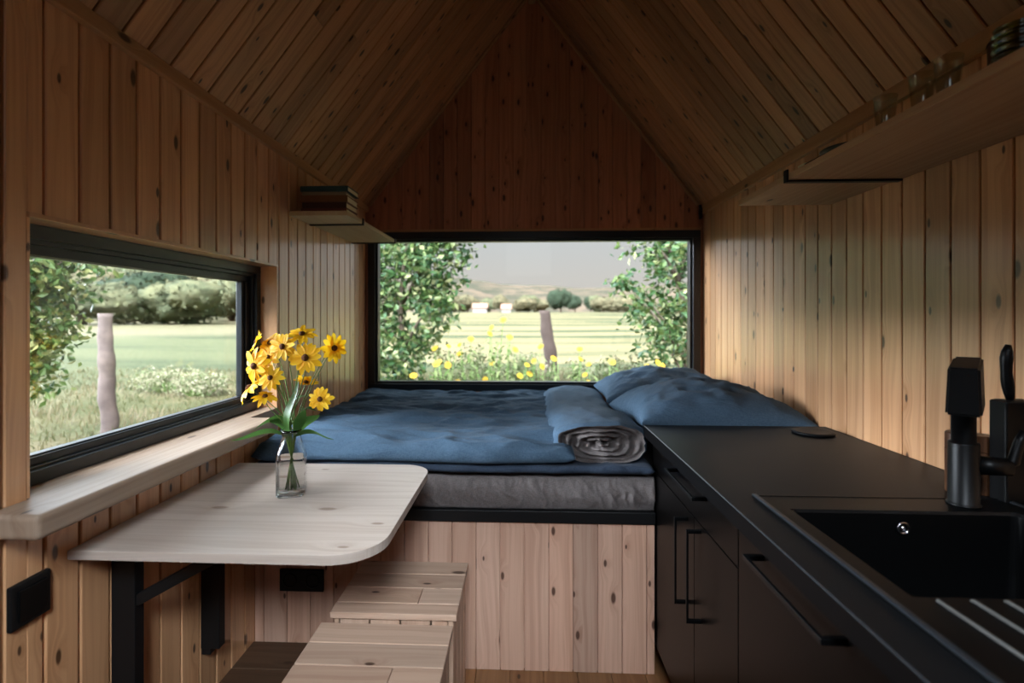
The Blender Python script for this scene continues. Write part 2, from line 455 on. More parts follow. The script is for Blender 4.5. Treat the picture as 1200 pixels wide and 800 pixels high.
def roof(name, x0, z0, x1, z1, phase):
    d = Vector((x1 - x0, 0, z1 - z0)); L = d.length; V = d.normalized()
    Nn = Y_.cross(V) if x0 < x1 else V.cross(Y_)
    if Nn.z > 0: Nn = -Nn
    bm = BM(); o = Vector((x0, 0, z0)) - Nn * BT
    y = phase + math.floor((YF - phase) / P) * P
    while y < YB:
        a, b = max(y, YF), min(y + P, YB)
        if b - a > 0.008:
            r = R.random()
            # here and there a board is joined half way up
            if R.random() < 0.3:
                j = L * R.uniform(0.25, 0.75)
                board(bm, o, Y_, V, Nn, a, b, -0.02, -0.02, j, j, BT, 0.0028, 0.0028, 0.0025, r)
                board(bm, o, Y_, V, Nn, a, b, j + 0.001, j + 0.001, L, L, BT, 0.0028, 0.0028, 0.0025, R.random())
            else:
                board(bm, o, Y_, V, Nn, a, b, -0.02, -0.02, L, L, BT, 0.0028, 0.0028, 0.0025, r)
        y += P
    # insulation slab and outer skin, with an overhanging eave
    vs = []
    for yy in (YF - 0.3, YB + 0.3):
        for (v, n) in ((-0.30, 0.0), (L + 0.005, 0.0), (L + 0.12, -0.10), (-0.30, -0.10)):
            vs.append(bm.verts.new(o + V * v + Nn * (n - 0.001) + Y_ * yy))
    fs = [bm.faces.new(vs[0:4]), bm.faces.new(vs[4:8][::-1])]
    for i in range(4): fs.append(bm.faces.new((vs[i], vs[i + 4], vs[(i + 1) % 4 + 4], vs[(i + 1) % 4])))
    bmesh.ops.recalc_face_normals(bm, faces=fs); bm.normal_update(); paint(bm, fs, 2)
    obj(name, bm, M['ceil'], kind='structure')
roof('ceiling_left', XL, EAVE_L, RX, RZ, 0.02)
roof('ceiling_right', XR, EAVE_R, RX, RZ, 0.055)

# floor planks
bm = BM(); x = XL - 0.02
while x < XR:
    a, b = max(x, XL), min(x + 0.12, XR)
    board(bm, (0, 0, -BT), X_, Y_, Z_, a, b, YF, YF, YB, YB, BT, 0.0008, 0.0008, 0.001)
    x += 0.12
box(bm, XL - 0.05, XR + 0.05, YF, YB, -0.095, -BT, axis=1)
obj('floor', bm, M['floor'], kind='structure')
# low boxed-in wheel arch along the left wall, under the table
bm = BM(); y = 0.30
while y < 1.889 - 0.01:
    b = min(y + 0.16, 1.889)
    box(bm, XL + 0.001, -0.57, y, b - 0.002, 0.001, 0.083, 0.002, axis=0); y += 0.16
obj('floor_step', bm, M['darkbox'], kind='structure')

# trims
def trim(n, bm, m=None): return obj('trim_%d' % n, bm, m or M['trim'], kind='structure')
bm = BM(); box(bm, XL + 0.0005, XL + 0.020, YF + 0.002, YB - 0.002, 1.925, 1.962, 0.002, axis=1); trim(1, bm)
bm = BM(); box(bm, XR - 0.020, XR - 0.0005, YF + 0.002, YB - 0.002, 1.892, 1.942, 0.002, axis=1); trim(2, bm)
def slope_bar(x0, z0, x1, z1, y0, y1, w):
    bm = BM(); d = Vector((x1 - x0, 0, z1 - z0)); L = d.length
    box(bm, 0, L, y0, y1, -w, 0.0, 0.002, axis=0)
    ang = math.atan2(d.z, d.x)
    bmesh.ops.transform(bm, matrix=Matrix.Translation((x0, 0, z0)) @ Matrix.Rotation(-ang, 4, 'Y'), verts=bm.verts[:])
    return bm
bm = slope_bar(XL + 0.02, roof_z(XL + 0.02) - 0.004, RX - 0.01, roof_z(RX - 0.01) - 0.004, YB - 0.012, YB - 0.0005, 0.014); trim(3, bm)
bm = slope_bar(RX + 0.02, roof_z(RX + 0.02) - 0.0, XR - 0.02, roof_z(XR - 0.02) - 0.0, YB - 0.014, YB - 0.0005, -0.0)
bm.free()
d = Vector((XR - RX, 0, EAVE_R - RZ)); L = d.length; ang = math.atan2(d.z, d.x)
bm = BM(); box(bm, 0.04, L - 0.04, YB - 0.014, YB - 0.0005, -0.020, -0.004, 0.002, axis=0)
bmesh.ops.transform(bm, matrix=Matrix.Translation((RX, 0, RZ)) @ Matrix.Rotation(-ang, 4, 'Y'), verts=bm.verts[:]); trim(4, bm)
bm = BM(); box(bm, RX - 0.022, RX + 0.022, YF + 0.01, YB - 0.002, RZ - 0.085, RZ - 0.052, 0.002, axis=1); trim(5, bm)
bm = BM(); box(bm, WB_X0 - 0.004, WB_X1 + 0.004, YB - 0.005, YB - 0.0003, WB_Z1 + 0.001, WB_Z1 + 0.014, 0.001, axis=0); trim(6, bm)

# ------------------------------------------------------------------ windows
w1 = structure('window_1', (XL - 0.05, 1.54, WIN_Z0))
bm = BM()   # timber lining of the opening
box(bm, XL - 0.075, XL + 0.0035, WIN_Y0 + 0.001, WIN_Y1 - 0.001, WIN_Z1 - 0.010, WIN_Z1 - 0.0005, 0.001, axis=1)
box(bm, XL - 0.075, XL + 0.0035, WIN_Y1 - 0.010, WIN_Y1 - 0.0005, WIN_Z0 + 0.04, WIN_Z1 - 0.010, 0.001)
box(bm, XL - 0.075, XL - 0.0015, WIN_Y0 + 0.0005, WIN_Y0 + 0.008, WIN_Z0 + 0.04, WIN_Z1 - 0.010, 0.001)
obj('reveal', bm, M['wall'], w1, kind='structure')
def ring_x(bm, xa, xb, y0, y1, z0, z1, w, wb=None, bev=0.002):
    wb = wb or w
    box(bm, xa, xb, y0, y1, z1 - w, z1, bev); box(bm, xa, xb, y0, y1, z0, z0 + wb, bev)
    box(bm, xa, xb, y0, y0 + w, z0 + wb, z1 - w, bev); box(bm, xa, xb, y1 - w, y1, z0 + wb, z1 - w, bev)
def ring_y(bm, ya, yb, x0, x1, z0, z1, w, bev=0.002):
    box(bm, x0, x1, ya, yb, z1 - w, z1, bev); box(bm, x0, x1, ya, yb, z0, z0 + w, bev)
    box(bm, x0, x0 + w, ya, yb, z0 + w, z1 - w, bev); box(bm, x1 - w, x1, ya, yb, z0 + w, z1 - w, bev)
FY0, FY1, FZ0, FZ1 = WIN_Y0 + 0.003 - 0.02, WIN_Y1 - 0.011, WIN_Z0 + 0.047, WIN_Z1 - 0.011
bm = BM(); ring_x(bm, XL - 0.125, XL - 0.062, WIN_Y0 + 0.009, FY1, FZ0, FZ1, 0.030, 0.030)
ring_x(bm, XL - 0.125, XL - 0.074, WIN_Y0 + 0.009, FY1, FZ0, FZ1, 0.042, 0.036)
obj('window_frame', bm, M['winframe'], w1, kind='structure')
SY0, SY1, SZ0, SZ1 = WIN_Y0 + 0.020, FY1 - 0.044, FZ0 + 0.030, FZ1 - 0.032
bm = BM(); ring_x(bm, XL - 0.120, XL - 0.085, SY0, FY1 - 0.036, FZ0 + 0.026, FZ1 - 0.030, 0.034, 0.028)
ring_x(bm, XL - 0.115, XL - 0.092, SY0, FY1 - 0.062, FZ0 + 0.038, FZ1 - 0.040, 0.026, 0.020)
obj('window_sash', bm, M['winframe'], w1, kind='structure')
bm = BM(); box(bm, XL - 0.106, XL - 0.100, SY0 + 0.02, FY1 - 0.08, FZ0 + 0.05, FZ1 - 0.055)
obj('window_glass', bm, M['glass'], w1, kind='structure')
# window board with its rounded nose
bm = BM(); box(bm, XL - 0.002, -0.882, 0.918, 1.862, 0.862, 0.909, 0.010, axis=1, seg=4)
box(bm, XL - 0.135, XL + 0.006, WIN_Y0 + 0.001, WIN_Y1 - 0.001, 0.863, 0.9085, 0.0, axis=1)
trim(7, bm, M['sill'])

w2 = structure('window_2', (0.05, YB + 0.05, WB_Z0))
bm = BM(); ring_y(bm, YB - 0.006, YB + 0.055, WB_X0 + 0.0005, WB_X1 - 0.0005, WB_Z0 + 0.0005, WB_Z1 - 0.0005, 0.046)
ring_y(bm, YB + 0.015, YB + 0.07, WB_X0 + 0.002, WB_X1 - 0.002, WB_Z0 + 0.002, WB_Z1 - 0.002, 0.058)
obj('window_frame', bm, M['winframe'], w2, kind='structure')
bm = BM(); box(bm, WB_X0 + 0.05, WB_X1 - 0.05, YB + 0.040, YB + 0.046, WB_Z0 + 0.05, WB_Z1 - 0.05)
obj('window_glass', bm, M['glass'], w2, kind='structure')

w3 = structure('window_added', (0, YF - 0.05, DR_Z0))  # added unseen window, lights the stools, table and bed front
bm = BM(); ring_y(bm, YF - 0.09, YF - 0.03, DR_X0 + 0.001, DR_X1 - 0.001, DR_Z0 + 0.001, DR_Z1 - 0.001, 0.05); obj('window_frame', bm, M['winframe'], w3, kind='structure')
bm = BM(); box(bm, DR_X0 + 0.04, DR_X1 - 0.04, YF - 0.063, YF - 0.057, DR_Z0 + 0.04, DR_Z1 - 0.04); obj('window_glass', bm, M['glass'], w3, kind='structure')

# ------------------------------------------------------------------ wall table
t = thing('wall_table', 'pale pine drop-leaf table with rounded corners fixed under the side window', 'table', (XL, 1.44, 0.3))
def arc(cx, cy, r, a0, a1, n=10):
    return [(cx + r * math.cos(a0 + (a1 - a0) * i / n), cy + r * math.sin(a0 + (a1 - a0) * i / n)) for i in range(n + 1)]
TX1, TY0, TY1 = -0.312, 1.098, 1.788
pts = [(XL + 0.0015, TY0)] + arc(TX1 - 0.115, TY0 + 0.115, 0.115, -math.pi / 2, 0) + arc(TX1 - 0.095, TY1 - 0.095, 0.095, 0, math.pi / 2) + [(XL + 0.0015, TY1)]
bm = BM(); prism(bm, pts, WT - 0.021, WT, 0.0025, axis=0, r=0.37); obj('tabletop', bm, M['table'], t)
for yb in (1.235, 1.585):
    bm = BM()
    box(bm, XL + 0.0015, XL + 0.060, yb - 0.016, yb + 0.016, 0.255, WT - 0.022, 0.002)      # upright on the wall
    box(bm, XL + 0.0015, XL + 0.030, yb - 0.012, yb + 0.020, 0.235, 0.262, 0.001)
    box(bm, XL + 0.060, -0.50, yb - 0.014, yb + 0.014, WT - 0.034, WT - 0.0215, 0.001)        # arm under the top
    v0 = len(bm.verts); bm.verts.ensure_lookup_table()
    Lb = math.hypot(0.27, 0.15); box(bm, 0, Lb, yb - 0.012, yb + 0.012, -0.013, 0.013, 0.002)
    bm.verts.ensure_lookup_table()
    bmesh.ops.transform(bm, matrix=Matrix.Translation((XL + 0.056, 0, WT - 0.178)) @ Matrix.Rotation(-math.atan2(0.15, 0.27), 4, 'Y'), verts=bm.verts[v0:])
    obj('folding_bracket', bm, M['black'], t, label='black steel folding bracket')

# ------------------------------------------------------------------ stools
def stool(x0, x1, y0, y1, h, label):
    s = thing('box_stool', label, 'stool', ((x0 + x1) / 2, (y0 + y1) / 2, 0.001), 'pine box stools by the table')
    bm = BM(); y = y1; i = 0
    while y > y0 + 0.012:
        a = max(y - P, y0); rr = R.random()
        if i == 2:
            xm = x1 - 0.12
            box(bm, x0, xm - 0.0006, a + 0.0012, y - 0.0012, h - 0.018, h, 0.0022, axis=0, r=rr)
            box(bm, xm + 0.0006, x1, a + 0.0012, y - 0.0012, h - 0.018, h, 0.0022, axis=0)
        else: box(bm, x0, x1, a + 0.0012, y - 0.0012, h - 0.018, h, 0.0022, axis=0, r=rr)
        y = a; i += 1
    obj('seat', bm, M['stool'], s)
    zb, zt = 0.001, h - 0.0185; w = 0.018
    def panel(name, lo, hi, o, U, Nn):
        bm = BM(); u = lo
        while u < hi - 0.004:
            b = min(u + P, hi)
            board(bm, o, U, Z_, Nn, u, b, zb, zb, zt, zt, w - 0.004, 0.0022, 0.0022, 0.002); u = b
        obj(name, bm, M['stool'], s)
    e = 0.006
    panel('front_panel', x0 + e + w, x1 - e - w, Vector((0, y0 + e + w, 0)), X_, -Y_)
    panel('back_panel', x0 + e + w, x1 - e - w, Vector((0, y1 - e - w, 0)), X_, Y_)
    panel('side_panel', y0 + e, y1 - e, Vector((x0 + e + w, 0, 0)), Y_, -X_)
    panel('side_panel', y0 + e, y1 - e, Vector((x1 - e - w, 0, 0)), Y_, X_)
stool(-0.546, -0.187, 1.458, 1.776, 0.440, 'pine box stool standing against the bed, behind the other stool')
stool(-0.551, -0.190, 1.100, 1.412, 0.440, 'pine box stool nearest the viewer, cut off by the bottom edge')

# ------------------------------------------------------------------ bed
b = thing('bed_platform', 'built-in bed base of vertical pine boards with a black front rail', 'bed', (0.05, 2.5, 0.001))
YP = 1.893
bm = BM(); x = -0.4325 - 7 * P
while x < 0.466:
    a, c = max(x, XL + 0.001), min(x + P, 0.466)
    if c - a > 0.006: board(bm, (0, YP + 0.012, 0), X_, Z_, -Y_, a, c, 0.001, 0.001, 0.535, 0.535, BT, 0.0012, 0.0012, 0.0014)
    x += P
box(bm, XL + 0.001, 0.466, YP + 0.0125, YP + 0.03, 0.001, 0.535)
obj('front_panel', bm, M['bedwood'], b)
bm = BM(); box(bm, XL + 0.001, 0.466, YP - 0.012, YP + 0.03, 0.536, 0.578, 0.002, axis=0); obj('rail', bm, M['black'], b, label='black front rail')
bm = BM(); box(bm, XL + 0.001, XR - 0.001, 1.956, YB - 0.002, 0.540, 0.570, axis=0); box(bm, XL + 0.001, 0.466, YP + 0.031, 1.9555, 0.540, 0.570, axis=0)
obj('deck', bm, M['bedwood'], b)

def fbm(x, y, z=0.0, o=3):
    return noise.fractal(Vector((x, y, z)), 0.9, 2.1, o)
def ridge(x, y, z=0.0):
    n = noise.noise(Vector((x, y, z))); return 1.0 - abs(n) * 2.0

def pad(bm, x0, x1, y0, y1, zb, th, rx, ry, wr, nx=90, ny=80, edge=None, under=True, cutx=None):
    """soft slab: rounded edges, wrinkled top given by wr(x,y); edge(x,y)->(dx,dy) wobble of the outline"""
    def sp(n, r, L):
        ks = []
        for i in range(n + 1):
            t = i / n; ks.append(t)
        # denser at both ends
        out = []
        for t in ks:
            e = 0.5 - 0.5 * math.cos(math.pi * t); out.append(0.55 * e + 0.45 * t)
        return out
    U, V = sp(nx, rx, x1 - x0), sp(ny, ry, y1 - y0)
    top = []; bot = []
    for j, v in enumerate(V):
        rt = []; rb = []
        for i, u in enumerate(U):
            x, y = x0 + (x1 - x0) * u, y0 + (y1 - y0) * v
            ex = min(1.0, min(x - x0, x1 - x) / rx); ey = min(1.0, min(y - y0, y1 - y) / ry)
            f = math.sqrt(max(0.0, 1 - (1 - ex) ** 2)) * math.sqrt(max(0.0, 1 - (1 - ey) ** 2))
            dx, dy = edge(x, y) if edge else (0, 0)
            zt = zb + th * (0.5 + 0.5 * f) + wr(x, y) * f
            zl = zb + th * (0.5 - 0.5 * f)
            zt = max(zt, zl + 0.0005)
            rt.append(bm.verts.new((x + dx, y + dy, zt)))
            if 0 < i < nx and 0 < j < ny: rb.append(bm.verts.new((x + dx, y + dy, zl)))
            else: rb.append(rt[-1])
        top.append(rt); bot.append(rb)
    for j in range(ny):
        for i in range(nx):
            bm.faces.new((top[j][i], top[j][i + 1], top[j + 1][i + 1], top[j + 1][i]))
            q = (bot[j][i], bot[j + 1][i], bot[j + 1][i + 1], bot[j][i + 1])
            if len(set(q)) == 4 and bm.faces.get(q) is None:
                try: bm.faces.new(q)
                except ValueError: pass

# mattress in a taupe fitted sheet (the front part stops at the kitchen unit)
mt = thing('mattress', 'mattress in a crumpled taupe fitted sheet on the bed base', 'mattress', (0.0, 2.5, 0.579))
bm = BM()
MZ0, MZ1 = 0.579, 0.705
ny_, nz_ = 420, 22
prof_l = []
def sheet_face(x, z):      # crumples of the sheet hanging down the front
    k = (z - MZ0) / (MZ1 - MZ0)
    sh = x + 0.05 * k + 0.02 * fbm(x * 5, k * 2, 6.0)
    a = max(0.0, ridge(sh * 10, k * 0.45, 3.1)) ** 2.0 * 0.012 + max(0.0, ridge(sh * 21 + 1.2 * k, k * 0.7, 9.7)) ** 2 * 0.008
    a += max(0.0, ridge(sh * 37 - 2 * k, k * 1.0, 4.7)) ** 2 * 0.0035 + 0.004 * fbm(x * 6, k * 2, 2.0)
    return a * (0.35 + 0.65 * math.sin(math.pi * min(1, max(0, k))))
cols = []
xs = [XL + 0.004 + (0.464 - XL - 0.004) * i / ny_ for i in range(ny_ + 1)]
for x in xs:
    c = []
    for k in range(nz_ + 1):
        z = MZ0 + (MZ1 - MZ0) * k / nz_; s = k / nz_
        bulge = 0.010 * math.sin(math.pi * s)
        c.append(bm.verts.new((x, YP + 0.004 - bulge - sheet_face(x, z) * 0.75 + 0.006 + (0.02 if s > 0.95 else 0), z)))
    c.append(bm.verts.new((x, 1.975, MZ1 + 0.006)))
    c.append(bm.verts.new((x, YB - 0.035, MZ1 + 0.006)))
    c.append(bm.verts.new((x, YB - 0.02, MZ0)))
    cols.append(c)
for i in range(len(cols) - 1):
    for k in range(len(cols[0]) - 1): bm.faces.new((cols[i][k], cols[i + 1][k], cols[i + 1][k + 1], cols[i][k + 1]))
    bm.faces.new((cols[i][-1], cols[i + 1][-1], cols[i + 1][0], cols[i][0]))
bm.faces.new(cols[0]); bm.faces.new(cols[-1][::-1])
obj('fitted_sheet', bm, M['taupe'], mt, smooth=True)
bm = BM(); box(bm, 0.4645, XR - 0.004, 1.96, YB - 0.02, MZ0, MZ1 + 0.006, 0.02, seg=3)
obj('head_end', bm, M['taupe'], mt, smooth=True)

# duvet: spread part, darker under layer and the rolled-back end
dv = thing('duvet', 'blue linen duvet spread over the bed with its head end rolled up', 'duvet', (-0.3, 2.5, 0.712))
def wr_duvet(x, y):
    w = 0.021 * ridge(x * 2.2 + 0.6 * y, y * 7.5 + 0.8 * math.sin(x * 3), 1.3)
    w += 0.016 * ridge(x * 4.0 - y * 1.5, y * 16.0, 5.2) + 0.006 * ridge(x * 9.0 + y * 4, y * 30.0, 7.2) + 0.012 * fbm(x * 2.2, y * 3.0, 8.8)
    w += 0.018 * math.exp(-((y - 2.0 - 0.06 * math.sin(x * 4)) / 0.10) ** 2)
    return w
def ed(x, y):
    k = max(0, 1 - (y - 1.87) / 0.2)
    return (0.0, k * (0.012 * fbm(x * 3, 1.0, 4.0) + 0.006 * math.sin(x * 9)))
bm = BM(); pad(bm, XL + 0.008, 0.185, 1.858, 3.225, 0.742, 0.052, 0.05, 0.05, wr_duvet, 150, 190, ed)
obj('spread', bm, M['duvet'], dv, smooth=True)
bm = BM(); pad(bm, XL + 0.006, 0.462, 1.866, 3.2, 0.713, 0.030, 0.03, 0.02, lambda x, y: 0.006 * fbm(x * 9, y * 14, 2.2), 120, 60,
               lambda x, y: (0, max(0, 1 - (y - 1.87) / 0.15) * 0.012 * fbm(x * 7, 2.0, 6.0)))
obj('under_layer', bm, M['navy'], dv, smooth=True, label='darker navy underside showing at the front edge')
# roll: axis along Y, flattened section
def roll_pt(s, a, shrink=1.0):
    y = 1.925 + s * 1.24
    cx = 0.283 - 0.012 * math.sin(s * 3.0); rx_ = 0.166 - 0.012 * s; rz_ = 0.072 - 0.014 * s + 0.006 * math.sin(s * 9)
    ca, sa = math.cos(a), math.sin(a)
    e = 2.6; q = 1.0 / ((abs(ca) ** e + abs(sa) ** e) ** (1 / e))
    w = 0.006 * ridge(a * 1.1, s * 6 + a * 0.7, 2.7) + 0.007 * fbm(a * 2, s * 7, 1.1) + 0.004 * ridge(a * 2.5, s * 16, 8.3)
    dx = (rx_ * q + w) * ca * shrink; dz = (rz_ * q + w * 0.7) * sa * shrink
    return Vector((cx + dx, y + 0.016 * math.sin(a * 2 + 1), 0.738 + rz_ + dz - 0.002 * s))
bm = BM(); na, ns = 72, 90; rings = []
for j in range(ns + 1):
    s = j / ns; f = 1.0
    if s > 0.96: f = math.sqrt(max(0, 1 - ((s - 0.96) / 0.04) ** 2)) * 0.98 + 0.02
    if s < 0.02: f = 0.92 + 0.08 * math.sqrt(max(0, 1 - ((0.02 - s) / 0.02) ** 2))
    rings.append([bm.verts.new(roll_pt(s, 2 * math.pi * k / na, f)) for k in range(na)])
for j in range(ns):
    for k in range(na): bm.faces.new((rings[j][k], rings[j][(k + 1) % na], rings[j + 1][(k + 1) % na], rings[j + 1][k]))
bm.faces.new(rings[-1])
obj('roll', bm, M['duvet'], dv, smooth=True)
bm = BM(); rr = []
for q in range(26):
    f = 0.92 * (1 - q / 26.0); row = []
    for k in range(na):
        a = 2 * math.pi * k / na
        p = roll_pt(0.0, a, max(f, 0.01))
        ph = (q / 26.0) * 4.2 * 2 * math.pi * 0.5 + a * 0.5           # spiral folds
        dep = 0.020 * (0.5 + 0.5 * math.cos(ph * 2)) * min(1, q / 3.0) + 0.012 * fbm(a * 2.0, f * 6, 4.4) * min(1, q / 3.0)
        row.append(bm.verts.new(p + Vector((0, dep + 0.02 * min(1, q / 5.0) * 0.2, 0))))
    rr.append(row)
for q in range(len(rr) - 1):
    for k in range(na): bm.faces.new((rr[q][(k + 1) % na], rr[q][k], rr[q + 1][k], rr[q + 1][(k + 1) % na]))
bm.faces.new(rr[-1])
obj('roll_end', bm, M['taupe'], dv, smooth=True, label='taupe lining showing at the open end of the roll')

# pillows
def pillow(label, c, sx, sy, T, rot, seed):
    p = tag(None, label, 'pillow') if False else None
    bm = BM(); n = 56; top = []; bot = []
    for j in range(n + 1):
        rt = []; rb = []
        for i in range(n + 1):
            u = -math.cos(math.pi * i / n); v = -math.cos(math.pi * j / n)
            pin = 1 - 0.10 * (u * u) * (1 - v * v) * 0 
            # sides bow inwards between pointed corners
            x = u * sx * (1 - 0.07 * (1 - v * v)) if True else u * sx
            x = u * sx * (0.93 + 0.07 * v * v); y = v * sy * (0.93 + 0.07 * u * u)
            h = ((1 - u * u) ** 0.42) * ((1 - v * v) ** 0.42)
            edge = max(abs(u), abs(v))
            w = (0.018 * ridge(u * 2.2 + seed, v * 3.3 + u, seed) + 0.012 * fbm(u * 2.5, v * 2.5, seed + 3) + 0.008 * ridge(u * 5 - v * 2, v * 6 + seed, seed + 1)) * h
            w += 0.010 * ridge(u * 7 + seed, v * 2, seed + 5) * h * max(0, (edge - 0.5)) * 1.6
            z1 = T * h * (1.0 - 0.10 * (u * u + v * v) / 2) + w; z0 = -T * 0.72 * h
            rt.append(bm.verts.new((x, y, z1 + 0.001)))
            rb.append(rt[-1] if i in (0, n) or j in (0, n) else bm.verts.new((x, y, z0 - 0.001)))
        top.append(rt); bot.append(rb)
    for j in range(n):
        for i in range(n):
            bm.faces.new((top[j][i], top[j][i + 1], top[j + 1][i + 1], top[j + 1][i]))
            q = (bot[j][i], bot[j + 1][i], bot[j + 1][i + 1], bot[j][i + 1])
            if len(set(q)) == 4:
                try: bm.faces.new(q)
                except ValueError: pass
    bmesh.ops.transform(bm, matrix=Matrix.Translation(c) @ Matrix.Rotation(rot[2], 4, 'Z') @ Matrix.Rotation(rot[1], 4, 'Y') @ Matrix.Rotation(rot[0], 4, 'X'), verts=bm.verts[:])
    o = obj('pillow', bm, M['duvet'], smooth=True)
    tag(o, label, 'pillow', 'blue pillows at the head of the bed')
    return o
pillow('blue linen pillow in front, lying against the end of the black worktop', Vector((0.757, 2.285, 0.848)), 0.333, 0.315, 0.138, (-0.06, 0.04, 0.03), 1.7)
pillow('blue linen pillow at the back, beside the big window', Vector((0.745, 2.92, 0.858)), 0.328, 0.30, 0.120, (0.0, -0.02, -0.03), 6.3)

# ------------------------------------------------------------------ kitchen
FX = 0.470
def cabinet(label, y0, y1, fronts):
    c = thing('base_cabinet', label, 'cabinet', (0.78, (y0 + y1) / 2, 0.001), 'black base cabinets')
    bm = BM(); 
    for q in ((FX + 0.020, XR - 0.004, y0 + 0.001, y0 + 0.017, 0.10, CT - 0.0385), (FX + 0.020, XR - 0.004, y1 - 0.017, y1 - 0.001, 0.10, CT - 0.0385),
              (FX + 0.020, XR - 0.004, y0 + 0.017, y1 - 0.017, 0.10, 0.117), (XR - 0.012, XR - 0.004, y0 + 0.017, y1 - 0.017, 0.117, CT - 0.0385)): box(bm, *q, 0.0006)
    obj('carcass', bm, M['cab'], c)
    bm = BM(); box(bm, FX + 0.065, XR - 0.01, y0 + 0.001, y1 - 0.001, 0.001, 0.0995); obj('plinth', bm, M['black'], c)
    for kind, a, bb, z0, z1, h in fronts:
        bm = BM(); box(bm, FX, FX + 0.0185, a + 0.0015, bb - 0.0015, z0 + 0.0015, z1 - 0.0015, 0.0012); f = obj(kind, bm, M['cab'], c)
        bm = BM(); hx = 0.431
        if h[0] == 'h':
            box(bm, hx, hx + 0.006, h[1], h[2], h[3] - 0.005, h[3] + 0.005, 0.001)
            for yy in (h[1], h[2] - 0.010): box(bm, hx + 0.006, FX - 0.0003, yy, yy + 0.010, h[3] - 0.005, h[3] + 0.005, 0.0008)
        else:
            box(bm, hx, hx + 0.006, h[1] - 0.004, h[1] + 0.004, h[2], h[3], 0.001)
            for zz in (h[2], h[3] - 0.010): box(bm, hx + 0.006, FX - 0.0003, h[1] - 0.004, h[1] + 0.004, zz, zz + 0.010, 0.0008)
        obj('handle', bm, M['satin'], f, label='slim black bar handle')
ZT = CT - 0.041
cabinet('black base cabinet at the bed end, one drawer over two doors', 1.176, 1.945, [
    ('drawer', 1.176, 1.945, 0.719, ZT, ('h', 1.372, 1.636, 0.803)),
    ('door', 1.474, 1.945, 0.10, 0.719, ('v', 1.530, 0.450, 0.698)),
    ('door', 1.176, 1.474, 0.10, 0.719, ('v', 1.420, 0.458, 0.706))])
cabinet('black base cabinet with a wide handled drawer below the sink', 0.66, 1.1755, [
    ('drawer', 0.66, 1.1755, 0.42, ZT, ('h', 0.784, 1.060, 0.799)),
    ('drawer', 0.66, 1.1755, 0.10, 0.42, ('h', 0.784, 1.060, 0.385))])

# worktop with a cut-out for the sink
SX0, SX1, SY0_, SY1_ = 0.503, 1.035, 0.36, 1.185
wt = BM()
x0, x1, y0, y1, hx0, hx1, hy0, hy1 = 0.438, XR - 0.0015, -0.30, 1.952, SX0 + 0.012, SX1 - 0.012, SY0_ + 0.012, SY1_ - 0.012
zt, zb = CT, CT - 0.038
def ringverts(z): return [[wt.verts.new(p + (z,)) for p in ((x0, y0), (x1, y0), (x1, y1), (x0, y1))], [wt.verts.new(p + (z,)) for p in ((hx0, hy0), (hx1, hy0), (hx1, hy1), (hx0, hy1))]]
to, bo = ringverts(zt), ringverts(zb)
outer_e = []
for i in range(4):
    j = (i + 1) % 4
    wt.faces.new((to[0][i], to[0][j], to[1][j], to[1][i])); wt.faces.new((bo[0][j], bo[0][i], bo[1][i], bo[1][j]))
    wt.faces.new((bo[0][i], bo[0][j], to[0][j], to[0][i])); wt.faces.new((bo[1][j], bo[1][i], to[1][i], to[1][j]))
wt.edges.ensure_lookup_table()
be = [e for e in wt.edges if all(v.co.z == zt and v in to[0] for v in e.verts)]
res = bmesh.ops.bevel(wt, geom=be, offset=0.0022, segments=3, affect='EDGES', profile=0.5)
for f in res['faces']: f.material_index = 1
wt.normal_update()
for f in wt.faces:
    if abs(f.normal.z) < 0.1: f.material_index = 2
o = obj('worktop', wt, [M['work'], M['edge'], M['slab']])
tag(o, 'long charcoal worktop with a thin bright front edge running towards the bed', 'worktop')

# sink
sk = thing('kitchen_sink', 'black granite inset sink with bowl and ribbed drainer', 'sink', (0.77, 0.8, 0.70))
bm = BM(); BX0, BX1, BY0, BY1 = 0.545, 0.990, 0.764, 1.103
# deck: plates around the bowl, a raised rim and the drainer
zd = CT + 0.0035
def plate(a, b_, c_, d_, z1, bev=0.0): box(bm, a, b_, c_, d_, CT + 0.0004, z1, bev)
plate(SX0, BX0, SY0_, SY1_, zd); plate(BX1, SX1, SY0_, SY1_, zd); plate(BX0, BX1, BY1, SY1_, zd); plate(BX0, BX1, SY0_, BY0, zd)
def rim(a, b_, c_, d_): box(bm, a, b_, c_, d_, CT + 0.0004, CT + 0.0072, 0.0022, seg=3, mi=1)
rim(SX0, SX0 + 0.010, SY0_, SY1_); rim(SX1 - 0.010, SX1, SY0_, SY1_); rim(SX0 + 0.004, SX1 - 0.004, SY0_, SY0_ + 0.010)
box(bm, SX0 + 0.004, SX1 - 0.004, SY1_ - 0.007, SY1_, CT + 0.0004, CT + 0.0046, 0.001)
# bowl, rounded corners
def rrect(x0, x1, y0, y1, r, z, n=6):
    pts = arc(x1 - r, y0 + r, r, -math.pi / 2, 0, n) + arc(x1 - r, y1 - r, r, 0, math.pi / 2, n) + arc(x0 + r, y1 - r, r, math.pi / 2, math.pi, n) + arc(x0 + r, y0 + r, r, math.pi, 1.5 * math.pi, n)
    return [bm.verts.new((p[0], p[1], z)) for p in pts]
levels = [(0.0, zd, 0.012), (0.003, zd - 0.006, 0.014), (0.004, CT - 0.12, 0.02), (0.008, CT - 0.198, 0.024), (0.022, CT - 0.212, 0.03)]
rs = [rrect(BX0 + i_, BX1 - i_, BY0 + i_, BY1 - i_, r_, z_) for i_, z_, r_ in levels]
for a, c in zip(rs[:-1], rs[1:]):
    for i in range(len(a)): bm.faces.new((a[(i + 1) % len(a)], a[i], c[i], c[(i + 1) % len(a)]))
bm.faces.new(rs[-1])
